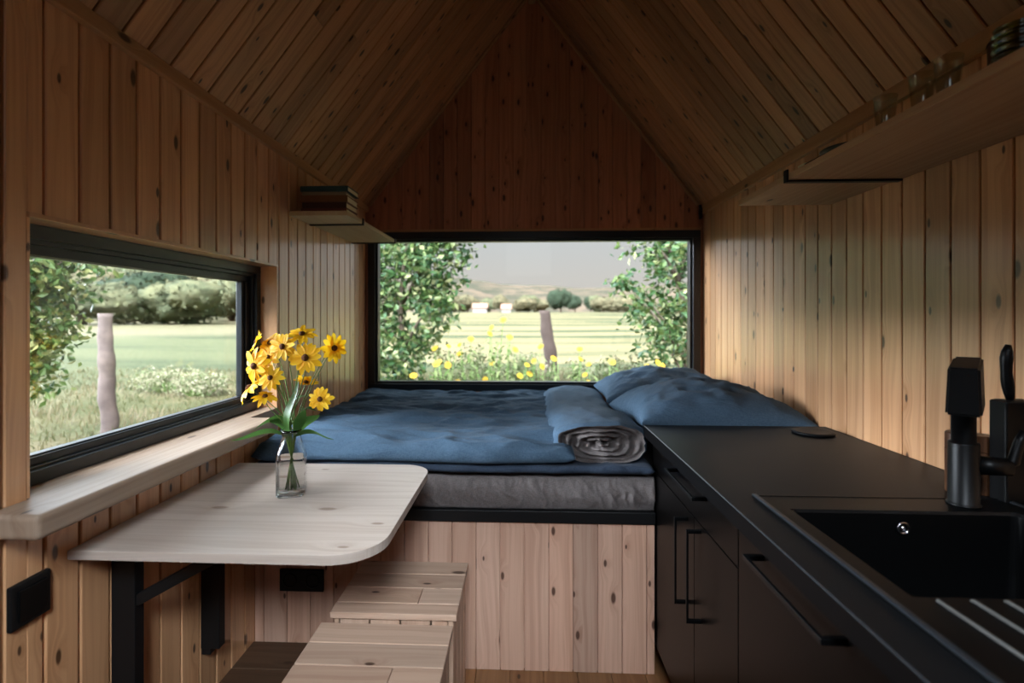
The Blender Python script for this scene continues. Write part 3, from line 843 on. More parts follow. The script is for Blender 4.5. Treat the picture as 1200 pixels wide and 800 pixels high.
levels2 = [(-0.006, CT - 0.001, 0.02), (-0.006, CT - 0.165, 0.03), (0.02, CT - 0.18, 0.03)]
bm.normal_update()
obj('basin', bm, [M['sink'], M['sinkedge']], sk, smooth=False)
bm = BM()
for k, x in enumerate((0.571, 0.619, 0.664, 0.711, 0.758, 0.805, 0.852, 0.899, 0.946)):
    pts = [(x, BY0 - 0.008 - 0.004 * (k == 0), zd - 0.0005), (x, BY0 - 0.012, zd + 0.0022), (x + 0.001, 0.68, zd + 0.0022), (x + 0.003, 0.60, zd + 0.0022), (x + 0.004, 0.46, zd + 0.0022), (x + 0.004, 0.44, zd - 0.0005)]
    tube(bm, pts, 0.0026, 8)
obj('drainer_ribs', bm, M['rib'], sk, smooth=True)
bm = BM(); v0 = 0
lathe(bm, [(0.0085, 0.0), (0.0125, 0.0), (0.0135, 0.002), (0.0120, 0.0035), (0.0088, 0.003), (0.0080, 0.001)], n=28, close=False)
lathe(bm, [(0.0045, 0.0), (0.0045, 0.0016), (0.0, 0.002)], n=16, close=False)
bm.verts.ensure_lookup_table()
bmesh.ops.transform(bm, matrix=Matrix.Translation((0.765, BY1 - 0.0055, CT - 0.030)) @ Matrix.Rotation(math.pi / 2, 4, 'X'), verts=bm.verts[:])
obj('overflow_ring', bm, M['chrome'], sk, smooth=True, label='chrome overflow ring in the bowl wall')
bm = BM(); lathe(bm, [(0.0, 0.0005), (0.030, 0.0005), (0.042, 0.002), (0.043, 0.0), (0.0, -0.002)], (0.77, 0.93, CT - 0.2115), 28, close=False); obj('drain', bm, M['chrome'], sk, smooth=True)

# tap
TX, TY = 0.921, 1.145; tz = zd
tp = thing('kitchen_tap', 'matt black mixer tap standing behind the sink bowl', 'tap', (TX, TY, tz))
bm = BM(); lathe(bm, [(0.0, 0.0), (0.029, 0.0), (0.030, 0.003), (0.0275, 0.005), (0.0265, 0.006), (0.0265, 0.128), (0.0255, 0.131), (0.021, 0.132), (0.021, 0.262), (0.0, 0.264)], (TX, TY, tz + 0.0002), 36, close=False)
obj('column', bm, M['satin'], tp, smooth=True)
dirv = Vector((-0.66, -0.75, 0)).normalized(); ang = math.atan2(dirv.y, dirv.x)
bm = BM()
# spout block: slightly wider at its lower edge, reaching out over the bowl
sec = [(-0.027, -0.102), (0.027, -0.102), (0.024, 0.0), (-0.023, 0.0)]
a = [bm.verts.new((-0.026, p[0], p[1] + 0.012)) for p in sec]; c = [bm.verts.new((0.145, p[0], p[1] * 0.9)) for p in sec]
fs = [bm.faces.new(a[::-1]), bm.faces.new(c)] + [bm.faces.new((a[i], a[(i + 1) % 4], c[(i + 1) % 4], c[i])) for i in range(4)]
bmesh.ops.bevel(bm, geom=bm.edges[:], offset=0.004, segments=3, affect='EDGES')
bmesh.ops.recalc_face_normals(bm, faces=bm.faces[:])
bmesh.ops.transform(bm, matrix=Matrix.Translation((TX + 0.008, TY, tz + 0.296)) @ Matrix.Rotation(ang, 4, 'Z'), verts=bm.verts[:])
obj('spout', bm, M['satin'], tp)
bm = BM(); lat = Vector((0.95, -0.30, 0)).normalized()
p0 = Vector((TX, TY, tz + 0.085)); tube(bm, [p0 + lat * 0.02, p0 + lat * 0.045, p0 + lat * 0.078], [0.019, 0.019, 0.017], 20)
tube(bm, [p0 + lat * 0.060, p0 + lat * 0.082 + Z_ * 0.012, p0 + lat * 0.092 + Z_ * 0.055, p0 + lat * 0.100 + Z_ * 0.075], [0.010, 0.011, 0.009, 0.007], 12)
obj('lever', bm, M['satin'], tp, smooth=True)

# two wooden mills behind the tap
def mill(x, y, h, label):
    s = thing('spice_mill', label, 'spice mill', (x, y, CT + 0.0003), 'wooden spice mills behind the tap')
    bm = BM(); lathe(bm, [(0.0, 0), (0.024, 0), (0.0245, 0.004), (0.0245, h * 0.72), (0.0, h * 0.72)], (x, y, CT + 0.0003), 28, close=False); obj('body', bm, M['mill'], s, smooth=False)
    bm = BM(); lathe(bm, [(0.0, h * 0.72 + 0.001), (0.0235, h * 0.72 + 0.001), (0.0245, h * 0.74), (0.0245, h * 0.98), (0.022, h), (0.0, h)], (x, y, CT + 0.0003), 28, close=False); obj('head', bm, M['mill'], s, smooth=False)
mill(1.034, 1.232, 0.130, 'dark wooden spice mill behind the tap, on its lever side')
mill(0.984, 1.237, 0.136, 'dark wooden spice mill almost hidden by the tap column')

# knife block
kb = thing('knife_block', 'black knife block standing against the right wall beside the tap', 'knife block', (1.05, 1.18, CT))
bm = BM(); box(bm, 1.018, 1.088, 1.158, 1.200, CT + 0.0003, 1.092, 0.004); obj('block', bm, M['satin'], kb)
bm = BM(); box(bm, 1.024, 1.082, 1.164, 1.194, 1.0921, 1.0935, 0.0005); obj('slot_plate', bm, M['black'], kb)
def knife(x, y, h, label):
    k = thing('kitchen_knife', label, 'knife', (x, y, 1.0936), 'knives in the block')
    bm = BM(); pts = []
    for i in range(9):
        s = i / 8; pts.append((x - 0.012 * math.sin(s * 2.2) + 0.006 * s, y, 1.0938 + h * s))
    tube(bm, pts, [0.007, 0.0095, 0.011, 0.011, 0.010, 0.0105, 0.0115, 0.010, 0.005], 14); obj('handle', bm, M['satin'], k, smooth=True)
knife(1.044, 1.178, 0.118, 'black curved knife handle rising from the block')

# round cover in the worktop
bm = BM(); lathe(bm, [(0.0, 0.0003), (0.060, 0.0003), (0.064, 0.002), (0.066, 0.007), (0.062, 0.010), (0.050, 0.0085), (0.0, 0.0085)], (0.982, 1.832, CT), 40, close=False)
tag(obj('pop_up_socket', bm, M['work'], smooth=True), 'low round charcoal cover let into the worktop beside the pillow', 'socket cover')

# ------------------------------------------------------------------ sockets
s = thing('wall_socket', 'black double socket on the bed panel under the table', 'socket', (-0.81, YP, 0.27))
bm = BM(); box(bm, -0.891, -0.728, YP - 0.011, YP - 0.0003, 0.270, 0.351, 0.003); obj('face_plate', bm, M['black'], s)
for xx in (-0.852, -0.768):
    bm = BM(); lathe(bm, [(0.027, 0.0), (0.027, 0.0025), (0.022, 0.003), (0.0205, -0.0005), (0.0, -0.0005)], n=26, close=False)
    bmesh.ops.transform(bm, matrix=Matrix.Translation((xx, YP - 0.0112, 0.311)) @ Matrix.Rotation(math.pi / 2, 4, 'X'), verts=bm.verts[:])
    obj('outlet', bm, M['satin'], s, smooth=True)
s = thing('wall_switch', 'black square switch plate low on the left wall below the window board', 'switch', (XL, 1.006, 0.666))
bm = BM(); box(bm, XL + 0.0003, XL + 0.011, 0.963, 1.049, 0.665, 0.752, 0.003); obj('face_plate', bm, M['black'], s)
bm = BM(); box(bm, XL + 0.011, XL + 0.0155, 0.976, 1.036, 0.678, 0.739, 0.002); obj('rocker', bm, M['satin'], s)

# ------------------------------------------------------------------ shelves
sh = thing('wall_shelf', 'short pale wall shelf high on the left wall, holding stacked books', 'shelf', (-0.87, 2.6, 1.69))
LSZ = 1.698
bm = BM(); box(bm, XL + 0.001, -0.742, 2.180, 3.040, LSZ, LSZ + 0.019, 0.0015, axis=1); obj('board', bm, M['shelfpale'], sh)
for yy in (2.395, 3.000):
    bm = BM(); box(bm, XL + 0.001, -0.742, yy - 0.010, yy + 0.010, LSZ - 0.0055, LSZ - 0.0003, 0.001)
    box(bm, -0.7418, -0.737, yy - 0.010, yy + 0.010, LSZ - 0.0055, LSZ + 0.026, 0.001)
    obj('bracket', bm, M['black'], sh, label='flat black shelf bracket')
sr = thing('wall_shelf', 'long wooden shelf high on the right wall above the worktop', 'shelf', (0.93, 0.9, 1.66))
RSZ = 1.670
bm = BM(); box(bm, 0.770, XR - 0.001, -0.60, 1.926, RSZ, RSZ + 0.019, 0.0015, axis=1); obj('board', bm, M['shelf'], sr)
for yy in (1.575, 0.55, -0.35):
    bm = BM(); box(bm, 0.770, XR - 0.001, yy - 0.010, yy + 0.010, RSZ - 0.0065, RSZ - 0.0003, 0.001)
    box(bm, 0.764, 0.7697, yy - 0.010, yy + 0.010, RSZ - 0.0065, RSZ + 0.030, 0.001)
    obj('bracket', bm, M['black'], sr, label='flat black shelf bracket')

# books, lying flat in a stack
PAGES = plain('book_pages', (0.62, 0.55, 0.36), 0.8, 0, 0.2, 0.15, 300)
def book(i, z, h, w, l, x0, y0, rot, col, label):
    cm = plain('book_cover_%d' % i, col, 0.55, 0, 0.4, 0.1, 50)
    c = (x0, y0, z)
    bk = thing('book', label, 'book', c, 'books stacked on the left shelf')
    mtx = Matrix.Translation(c) @ Matrix.Rotation(rot + math.pi / 2, 4, 'Z')
    bm = BM(); box(bm, -w / 2, w / 2, -l / 2, l / 2, 0.0002, 0.0028, 0.0006); box(bm, -w / 2, w / 2, -l / 2, l / 2, h - 0.003, h - 0.0003, 0.0006)
    box(bm, -w / 2, -w / 2 + 0.0028, -l / 2, l / 2, 0.0028, h - 0.003)
    bmesh.ops.transform(bm, matrix=mtx, verts=bm.verts[:]); obj('cover', bm, cm, bk)
    bm = BM(); box(bm, -w / 2 + 0.003, w / 2 - 0.005, -l / 2 + 0.004, l / 2 - 0.004, 0.003, h - 0.0032)
    bmesh.ops.transform(bm, matrix=mtx, verts=bm.verts[:]); obj('pages', bm, PAGES, bk)
z = LSZ + 0.0192
for i, (h, w, l, dx, rot, col, lab) in enumerate([
    (0.022, 0.150, 0.215, 0.000, 0.02, (0.16, 0.05, 0.035), 'dark red book at the bottom of the shelf stack'),
    (0.026, 0.145, 0.210, 0.004, -0.03, (0.07, 0.03, 0.02), 'dark brown book second from the bottom of the shelf stack'),
    (0.030, 0.150, 0.220, 0.002, 0.015, (0.20, 0.09, 0.035), 'thick orange-brown book in the middle of the shelf stack'),
    (0.016, 0.140, 0.205, 0.000, 0.04, (0.25, 0.20, 0.13), 'thin beige book second from the top of the shelf stack'),
    (0.024, 0.150, 0.225, 0.003, -0.01, (0.02, 0.06, 0.065), 'dark teal book on top of the shelf stack')]):
    book(i, z, h, w, l * 0.93, -0.862 + dx, 2.305, rot * 0.6, col, lab); z += h

# glasses and pots on the right shelf
zs = RSZ + 0.0194
def tumbler(x, y, label):
    bm = BM(); h = 0.080
    lathe(bm, [(0.0, 0.0), (0.016, 0.0), (0.018, 0.002), (0.0182, 0.02), (0.024, h), (0.0228, h + 0.0008), (0.0220, h), (0.0163, 0.02), (0.0155, 0.010), (0.0, 0.009)], (x, y, zs), 28, close=False)
    tag(obj('drinking_glass', bm, M['tumbler'], smooth=True), label, 'glass', 'clear tumblers on the right shelf')
tumbler(0.820, 1.232, 'clear tumbler on the right shelf, first from the shelf bracket')
tumbler(0.820, 1.122, 'clear tumbler on the right shelf, between two other tumblers')
tumbler(0.816, 1.050, 'clear tumbler on the right shelf, next to the dark pot')
GREENISH = plain('dark_enamel', (0.012, 0.014, 0.013), 0.35, 0, 0.5, 0.1)
pt = thing('cooking_pot', 'dark round pot on the right shelf beside the tumblers', 'pot', (0.90, 0.98, zs))
bm = BM(); lathe(bm, [(0.0, 0.0), (0.050, 0.0), (0.057, 0.008), (0.058, 0.078), (0.056, 0.079), (0.054, 0.074), (0.050, 0.006), (0.0, 0.005)], (0.900, 0.975, zs), 36, close=False); obj('body', bm, GREENISH, pt, smooth=True)
bm = BM(); lathe(bm, [(0.059, 0.0795), (0.057, 0.084), (0.035, 0.092), (0.011, 0.095), (0.009, 0.104), (0.012, 0.109), (0.0, 0.111)], (0.900, 0.975, zs), 36, close=False); obj('lid', bm, GREENISH, pt, smooth=True)
bm = BM(); prof = [(0.0, 0.0), (0.030, 0.0)]
for i in range(1, 41): prof.append((0.0315 + 0.0018 * math.sin(i * 0.785), 0.064 * i / 40))
prof += [(0.0290, 0.065), (0.0280, 0.063), (0.0275, 0.010), (0.0, 0.008)]
lathe(bm, prof, (0.820, 0.912, zs), 32, close=False)
tag(obj('storage_jar', bm, M['greenglass'], smooth=True), 'ribbed green glass jar at the near end of the right shelf', 'jar')
bm = BM(); lathe(bm, [(0.0, 0.0), (0.045, 0.0), (0.050, 0.003), (0.078, 0.022), (0.076, 0.024), (0.048, 0.007), (0.0, 0.006)], (0.865, 1.420, zs), 32, close=False)
tag(obj('serving_plate', bm, GREENISH, smooth=True), 'dark shallow plate lying on the right shelf past the tumblers', 'plate')
kn = thing('kitchen_utensil', 'flat dark utensil with a pale tip lying on the shelf near its bracket', 'utensil', (0.80, 1.50, zs))
bm = BM(); box(bm, 0.777, 0.789, 1.495, 1.53, zs + 0.0002, zs + 0.010, 0.002); obj('handle', bm, PAGES, kn, label='pale handle end')
bm = BM(); box(bm, 0.778, 0.786, 1.40, 1.4948, zs + 0.0002, zs + 0.006, 0.001); obj('blade', bm, M['satin'], kn)
# small black clip where the gable trim meets the right wall
bm = BM(); box(bm, XR - 0.032, XR - 0.021, YB - 0.055, YB - 0.0145, 1.862, 1.925, 0.004, seg=3); tube(bm, [(XR - 0.026, YB - 0.035, 1.86), (XR - 0.026, YB - 0.035, 1.925), (XR - 0.03, YB - 0.035, 1.945)], 0.009, 12)
tag(obj('blind_bracket', bm, M['black'], smooth=False), 'small black bracket in the corner above the big window', 'bracket')

# ------------------------------------------------------------------ bottle and bouquet
VX, VY = -0.664, 1.478
vz = WT + 0.0004
vs_ = thing('glass_bottle', 'square clear glass bottle of water holding yellow flowers on the table', 'vase', (VX, VY, vz))
outp = [(0.0, 0.0), (0.036, 0.0), (0.0395, 0.004), (0.0395, 0.108), (0.037, 0.125), (0.0290, 0.150), (0.0255, 0.165), (0.0262, 0.172), (0.0285, 0.176), (0.0285, 0.182), (0.0262, 0.184)]
inp = [(0.0238, 0.184), (0.0235, 0.165), (0.0268, 0.150), (0.0348, 0.125), (0.0368, 0.108), (0.0368, 0.009), (0.034, 0.007), (0.0, 0.007)]
def bottle_mesh(prof):
    bm = BM(); n = 48; rings = []
    for (r, z) in prof:
        k = max(0.0, min(1.0, (0.150 - z) / 0.035)); e = 2 + 3.0 * k; ring = []
        if r < 1e-6: ring = [bm.verts.new((0, 0, z))]
        else:
            for i in range(n):
                a = 2 * math.pi * i / n; ca, sa = math.cos(a), math.sin(a)
                q = 1.0 / ((abs(ca) ** e + abs(sa) ** e) ** (1 / e)); ring.append(bm.verts.new((r * q * ca, r * q * sa, z)))
        rings.append(ring)
    for p, q in zip(rings[:-1], rings[1:]):
        for i in range(n):
            j = (i + 1) % n
            if len(p) == 1: bm.faces.new((p[0], q[j], q[i]))
            elif len(q) == 1: bm.faces.new((p[i], p[j], q[0]))
            else: bm.faces.new((p[i], p[j], q[j], q[i]))
    bmesh.ops.recalc_face_normals(bm, faces=bm.faces[:])
    bmesh.ops.transform(bm, matrix=Matrix.Translation((VX, VY, vz)) @ Matrix.Rotation(0.30, 4, 'Z'), verts=bm.verts[:])
    return bm
obj('bottle', bottle_mesh(outp + inp), M['bottle'], vs_, smooth=True)
wl = 0.106
obj('water', bottle_mesh([(0.0, 0.0066), (0.0342, 0.0066), (0.0371, 0.009), (0.0371, wl), (0.0, wl)]), M['water'], vs_, smooth=False)

def leaf_mesh(bm, p, d, L, W, droop=0.3, fold=0.25, roll=0.0, r=None, n=10):
    p = Vector(p); d = Vector(d).normalized(); s = d.cross(Z_)
    s = s.normalized() if s.length > 1e-4 else X_.copy()
    s = Matrix.Rotation(roll, 3, d) @ s; up = s.cross(d)
    rn = bm.faces.layers.float['rnd']; r = R.random() if r is None else r
    prev = None
    for i in range(n + 1):
        t = i / n; w = W * (math.sin(math.pi * min(1, t * 0.94 + 0.06)) ** 0.8) * (1 - 0.35 * t) if 0 < i < n else 0.0006
        c = p + d * (L * t) - Z_ * (droop * L * t * t) + up * (0.08 * L * math.sin(t * 5))
        row = [bm.verts.new(c + s * w + up * w * fold), bm.verts.new(c), bm.verts.new(c - s * w + up * w * fold)]
        if prev:
            for k in range(2):
                f = bm.faces.new((prev[k], prev[k + 1], row[k + 1], row[k])); f[rn] = r
        prev = row

def flower(px, py, pz, nrm, rad, label, np_=13, cup=0.1, leaves=(), neck=None, half=False):
    rad *= 1.17
    fl = thing('yellow_flower', label, 'flower', (px, py, pz), 'yellow flowers in the bottle')
    c = Vector((px, py, pz)); nrm = Vector(nrm).normalized()
    a = nrm.cross(Z_); a = a.normalized() if a.length > 1e-3 else X_.copy(); bb = nrm.cross(a)
    bm = BM(); rn = bm.faces.layers.float['rnd']
    for k in range(np_):
        th = 2 * math.pi * k / np_ + R.uniform(-0.12, 0.12)
        L = rad * R.uniform(0.86, 1.08); W = rad * R.uniform(0.17, 0.22); cu = cup + R.uniform(-0.22, 0.22)
        d = a * math.cos(th) + bb * math.sin(th); s = nrm.cross(d); rr = R.random(); prev = None
        for i in range(8):
            t = i / 7; w = W * (math.sin(math.pi * (0.12 + 0.80 * t)) ** 0.7) if i < 7 else W * 0.12
            q = c + d * (rad * 0.14 + (L - rad * 0.14) * t) + nrm * (cu * L * t * t - 0.1 * L * t ** 3)
            row = [bm.verts.new(q + s * w + nrm * w * 0.22), bm.verts.new(q - nrm * w * 0.05), bm.verts.new(q - s * w + nrm * w * 0.22)]
            if prev:
                for m_ in range(2):
                    f = bm.faces.new((prev[m_], prev[m_ + 1], row[m_ + 1], row[m_])); f[rn] = rr
            prev = row
    obj('petals', bm, M['petal'], fl, smooth=True)
    bm = BM(); dr = rad * 0.21
    lathe(bm, [(0.0, -0.25 * dr), (dr * 0.8, -0.2 * dr), (dr, 0.2 * dr), (dr * 0.85, 0.6 * dr), (dr * 0.4, 0.85 * dr), (0.0, 0.9 * dr)], n=16, close=False)
    for v in bm.verts: v.co += Vector((R.uniform(-1, 1), R.uniform(-1, 1), R.uniform(-1, 1))) * dr * 0.06
    rot = Z_.rotation_difference(nrm).to_matrix().to_4x4()
    bmesh.ops.transform(bm, matrix=Matrix.Translation(c) @ rot, verts=bm.verts[:]); obj('disc', bm, M['disc'], fl, smooth=True)
    bm = BM(); lathe(bm, [(0.0, -0.9 * dr), (dr * 0.4, -0.85 * dr), (dr * 0.9, -0.4 * dr), (dr * 1.1, -0.02 * dr)], n=12, close=False)
    bmesh.ops.transform(bm, matrix=Matrix.Translation(c) @ rot, verts=bm.verts[:]); obj('calyx', bm, M['leaf'], fl, smooth=True)
    nx, ny = neck if neck else (R.uniform(-0.012, 0.012), R.uniform(-0.012, 0.012))
    nk = Vector((VX + nx, VY + ny, vz + 0.165)); foot = Vector((VX - nx * 1.4, VY - ny * 1.4, vz + 0.012))
    s0 = c - nrm * dr * 0.8; pts = []
    c1 = s0 - nrm * 0.045 ; c2 = nk + Z_ * 0.06
    for i in range(13):
        t = i / 12; pts.append(s0 * (1 - t) ** 3 + c1 * 3 * t * (1 - t) ** 2 + c2 * 3 * t * t * (1 - t) + nk * t ** 3)
    pts += [nk.lerp(foot, 0.4), foot]
    bm = BM(); tube(bm, pts, [0.0012] * 6 + [0.0016] * 7 + [0.0018, 0.0018], 7); obj('stem', bm, M['stem'], fl, smooth=True)
    for (lp, ld, LL, WW, dp, rl) in leaves:
        bm = BM(); leaf_mesh(bm, lp, ld, LL, WW * 1.35, dp, 0.3, rl); obj('leaf', bm, M['leaf'], fl, smooth=True)

CY = math.cos(0.0444); SYN = math.sin(0.0444)
F = []
nb = Vector((VX, VY, vz + 0.19))
def lv(dx, dy, dz, d, L, W, dp=0.25, rl=0.0): return ((VX + dx, VY + dy, vz + 0.165 + dz), d, L, W, dp, rl)
flower(-0.637, 1.485, 1.222, (0.10, -0.55, 0.80), 0.036, 'yellow flower at the very top of the bouquet, tilted upwards', 12, 0.05)
flower(-0.680, 1.455, 1.187, (-0.1, -0.95, 0.30), 0.036, 'yellow flower facing forward, upper middle of the bouquet', 13, 0.0)
flower(-0.612, 1.450, 1.157, (0.05, -0.97, 0.15), 0.041, 'largest yellow flower facing forward just below the topmost one', 14, 0.0,
       [lv(0.0, -0.01, 0.0, (0.10, -0.05, 1.0), 0.165, 0.013, 0.0, 1.5)])
flower(-0.541, 1.480, 1.182, (0.75, -0.60, 0.15), 0.037, 'yellow flower turned to the right at the upper right of the bouquet', 12, 0.1)
flower(-0.748, 1.430, 1.135, (-0.35, -0.93, -0.05), 0.041, 'yellow flower with drooping petals, centre left of the bouquet', 13, -0.15,
       [lv(-0.01, -0.01, 0.0, (-1.0, -0.25, 0.16), 0.145, 0.012, 0.12, 0.75), lv(-0.012, -0.015, 0.03, (-0.8, -0.3, 0.75), 0.115, 0.016, 0.75, 1.0)])
flower(-0.729, 1.470, 1.155, (-0.2, -0.90, 0.25), 0.034, 'yellow flower with a near-black centre, tucked behind its drooping neighbour', 11, 0.0)
flower(-0.737, 1.500, 1.196, (-0.3, -0.70, 0.60), 0.034, 'yellow flower with a dark centre at the upper left of the bouquet', 12, 0.0)
flower(-0.777, 1.500, 1.198, (-0.85, -0.35, 0.40), 0.033, 'yellow flower seen from the side at the far upper left', 12, 0.15)
flower(-0.700, 1.425, 1.103, (0.0, -0.93, 0.35), 0.031, 'small yellow flower facing forward in the middle of the bouquet', 12, 0.0,
       [lv(-0.005, 0.0, 0.0, (-0.55, -0.2, 0.95), 0.105, 0.016, 0.35, 1.1)])
flower(-0.768, 1.440, 1.073, (-0.65, -0.35, 0.70), 0.038, 'yellow flower nodding at the lower left, level with the window frame', 14, -0.25)
flower(-0.712, 1.420, 1.052, (0.15, -0.35, 0.92), 0.030, 'yellow flower seen edge-on, lowest on the left side', 12, -0.2)
flower(-0.640, 1.520, 1.078, (0.35, -0.20, 0.90), 0.031, 'half-hidden yellow flower behind the upright leaf', 12, 0.35,
       [lv(0.005, 0.005, 0.0, (0.62, 0.1, 0.75), 0.110, 0.017, 0.2, -1.0), lv(0.012, -0.01, 0.01, (0.45, -0.1, 1.0), 0.095, 0.013, 0.15, -1.2)])
flower(-0.570, 1.450, 1.041, (0.10, -0.98, 0.10), 0.031, 'yellow flower alone at the lower right of the bouquet', 14, 0.0,
       [lv(0.01, -0.01, 0.0, (1.0, -0.15, 0.16), 0.130, 0.011, 0.10, -0.75), lv(0.03, 0.0, 0.07, (0.8, -0.2, 0.4), 0.055, 0.009, 0.3, 0.0)])
flower(-0.566, 1.500, 1.158, (0.45, 0.10, 0.88), 0.026, 'small half-open yellow flower beside the right-turned one', 9, 0.7,
       [lv(0.0, 0.01, 0.09, (0.5, 0.3, 0.5), 0.06, 0.008, 0.2, 0.0)])

# ------------------------------------------------------------------ outdoors
def gz(x, y):
    d = max(0.0, math.hypot(x, y) - 14.0)
    z = GZ + 0.017 * min(d, 190.0)
    if d > 190: z += 0.0
    return z + 0.04 * noise.noise(Vector((x * 0.25, y * 0.25, 0))) * min(1, math.hypot(x, y) / 6)

gm, nt, bs, out = mat('meadow'); g = N(nt)
co = g.coord('Object'); gx, gy, gz_ = g.sep(co)
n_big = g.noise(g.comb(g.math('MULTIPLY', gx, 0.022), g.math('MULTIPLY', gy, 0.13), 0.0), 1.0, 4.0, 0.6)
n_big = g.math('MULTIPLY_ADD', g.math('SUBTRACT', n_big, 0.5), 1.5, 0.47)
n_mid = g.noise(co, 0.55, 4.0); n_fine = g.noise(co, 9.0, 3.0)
straw = g.mix(g.smooth(n_big, 0.42, 0.60), (0.147, 0.117, 0.063), (0.038, 0.049, 0.025))  # dark stripes: mown swathes and shadow bands put into the colour
green = g.mix(g.smooth(n_big, 0.40, 0.62), (0.068, 0.070, 0.034), (0.027, 0.036, 0.016))  # darker bands are shadow painted across the side field
# the field to the side is fresher than the one beyond the bed
side = g.smooth(g.math('SUBTRACT', g.math('MULTIPLY', gx, -1.0), g.math('MULTIPLY', gy, 0.42)), -1.0, 3.0)
green = g.mix(g.smooth(g.math('ADD', g.math('MULTIPLY', gx, -0.55), g.math('MULTIPLY', gy, 0.83)), 30.0, 38.0), green, (0.112, 0.096, 0.056))
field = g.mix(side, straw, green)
dist = g.math('SQRT', g.math('ADD', g.math('MULTIPLY', gx, gx), g.math('MULTIPLY', gy, gy)))
near = g.smooth(dist, 9.0, 15.0)
rough_c = g.mix(g.smooth(n_mid, 0.38, 0.62), (0.048, 0.048, 0.018), (0.112, 0.086, 0.046))
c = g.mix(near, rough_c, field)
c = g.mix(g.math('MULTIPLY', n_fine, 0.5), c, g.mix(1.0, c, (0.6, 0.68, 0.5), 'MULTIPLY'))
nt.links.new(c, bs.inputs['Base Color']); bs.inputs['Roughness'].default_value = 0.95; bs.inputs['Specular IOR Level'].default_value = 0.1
nt.links.new(g.bump(n_fine, 0.8, 0.08), bs.inputs['Normal'])
bm = BM(); rad = [0.0, 2, 3, 4, 5, 6, 7, 8, 10, 12, 14, 17, 21, 26, 33, 42, 55, 75, 100, 140, 190, 260, 380, 600]; nn = 96; rings = []
for r_ in rad:
    if r_ == 0: rings.append([bm.verts.new((0, 1, gz(0, 1)))]); continue
    rings.append([bm.verts.new((r_ * math.cos(2 * math.pi * k / nn), 1 + r_ * math.sin(2 * math.pi * k / nn), gz(r_ * math.cos(2 * math.pi * k / nn), 1 + r_ * math.sin(2 * math.pi * k / nn)) - (0.06 if r_ < 4.5 else 0))) for k in range(nn)])
for a, c_ in zip(rings[:-1], rings[1:]):
    for k in range(nn):
        if len(a) == 1: bm.faces.new((a[0], c_[k], c_[(k + 1) % nn]))
        else: bm.faces.new((a[k], c_[k], c_[(k + 1) % nn], a[(k + 1) % nn]))
bmesh.ops.translate(bm, verts=bm.verts[:], vec=(0, 0, -0.06))
me = bpy.data.meshes.new('ground'); bm.to_mesh(me); bm.free(); me.materials.append(gm)
for p_ in me.polygons: p_.use_smooth = True
go = bpy.data.objects.new('ground', me); COL.objects.link(go); go['kind'] = 'structure'; go.location = (0, 0, 0)
G0 = -0.06
def gzz(x, y): return gz(x, y) + G0

# hills
def hill_mat(name, c1, c2, sc):
    m, nt, b, out = mat(name); g = N(nt); co = g.coord('Object')
    n1 = g.noise(co, sc, 4.0); n2 = g.noise(co, sc * 6, 3.0)
    nt.links.new(g.mix(g.smooth(g.math('ADD', g.math('MULTIPLY', n1, 0.7), g.math('MULTIPLY', n2, 0.3)), 0.38, 0.6), c1, c2), b.inputs['Base Color'])
    b.inputs['Roughness'].default_value = 1.0; b.inputs['Specular IOR Level'].default_value = 0.05
    return m
HM = hill_mat('heath_hill', (0.092, 0.066, 0.046), (0.034, 0.035, 0.023), 0.05)
bm = BM(); na2, nr2 = 150, 14; rows = []
for j in range(nr2 + 1):
    row = []
    for i in range(na2 + 1):
        a = math.radians(55 + 130 * i / na2); rr_ = 300 + 330 * j / nr2; s = j / nr2
        deg = math.degrees(a)
        top = 34 + 10 * noise.noise(Vector((deg * 0.05, 0.3, 0))) + 4 * noise.noise(Vector((deg * 0.2, 2.0, 0))) + 5 * math.exp(-((deg - 97) / 9.0) ** 2)
        top *= 1.0 if deg < 110 else max(0.78, 1 - (deg - 110) / 160)
        z = 3.0 + (top) * (math.sin(s * math.pi / 2) ** 1.2) + 1.2 * noise.noise(Vector((deg * 0.6, s * 4, 7.0)))
        row.append(bm.verts.new((rr_ * math.cos(a), rr_ * math.sin(a), z)))
    rows.append(row)
for j in range(nr2):
    for i in range(na2): bm.faces.new((rows[j][i + 1], rows[j][i], rows[j + 1][i], rows[j + 1][i + 1]))
bmesh.ops.recalc_face_normals(bm, faces=bm.faces[:])
me = bpy.data.meshes.new('hills'); bm.to_mesh(me); bm.free(); me.materials.append(HM)
for p_ in me.polygons: p_.use_smooth = True
ho = bpy.data.objects.new('hills', me); COL.objects.link(ho); ho['kind'] = 'structure'

# trees made of individual leaves
BARK = plain('bark', (0.10, 0.075, 0.055), 0.9, 0, 0.2, 0.4, 20, 0.8, 60)
LEAF_A = leafy('garden_tree_leaf', [(0.014, 0.044, 0.015), (0.032, 0.078, 0.022), (0.089, 0.128, 0.034), (0.289, 0.281, 0.136)], 0.42, 0.35)
LEAF_B = leafy('side_tree_leaf', [(0.019, 0.051, 0.014), (0.043, 0.089, 0.021), (0.093, 0.128, 0.034), (0.230, 0.221, 0.085)], 0.45, 0.4)
def leaf_quad(bm, p, L, W, r):
    d = Vector((R.gauss(0, 1), R.gauss(0, 1), R.gauss(0, 0.8) - 0.4)).normalized()
    s = d.cross(Vector((R.gauss(0, 1), R.gauss(0, 1), R.gauss(0, 1)))).normalized(); n_ = s.cross(d)
    v = [bm.verts.new(p), bm.verts.new(p + d * L * 0.45 + s * W + n_ * W * 0.3), bm.verts.new(p + d * L), bm.verts.new(p + d * L * 0.45 - s * W + n_ * W * 0.3)]
    f = bm.faces.new(v); f[bm.faces.layers.float['rnd']] = r
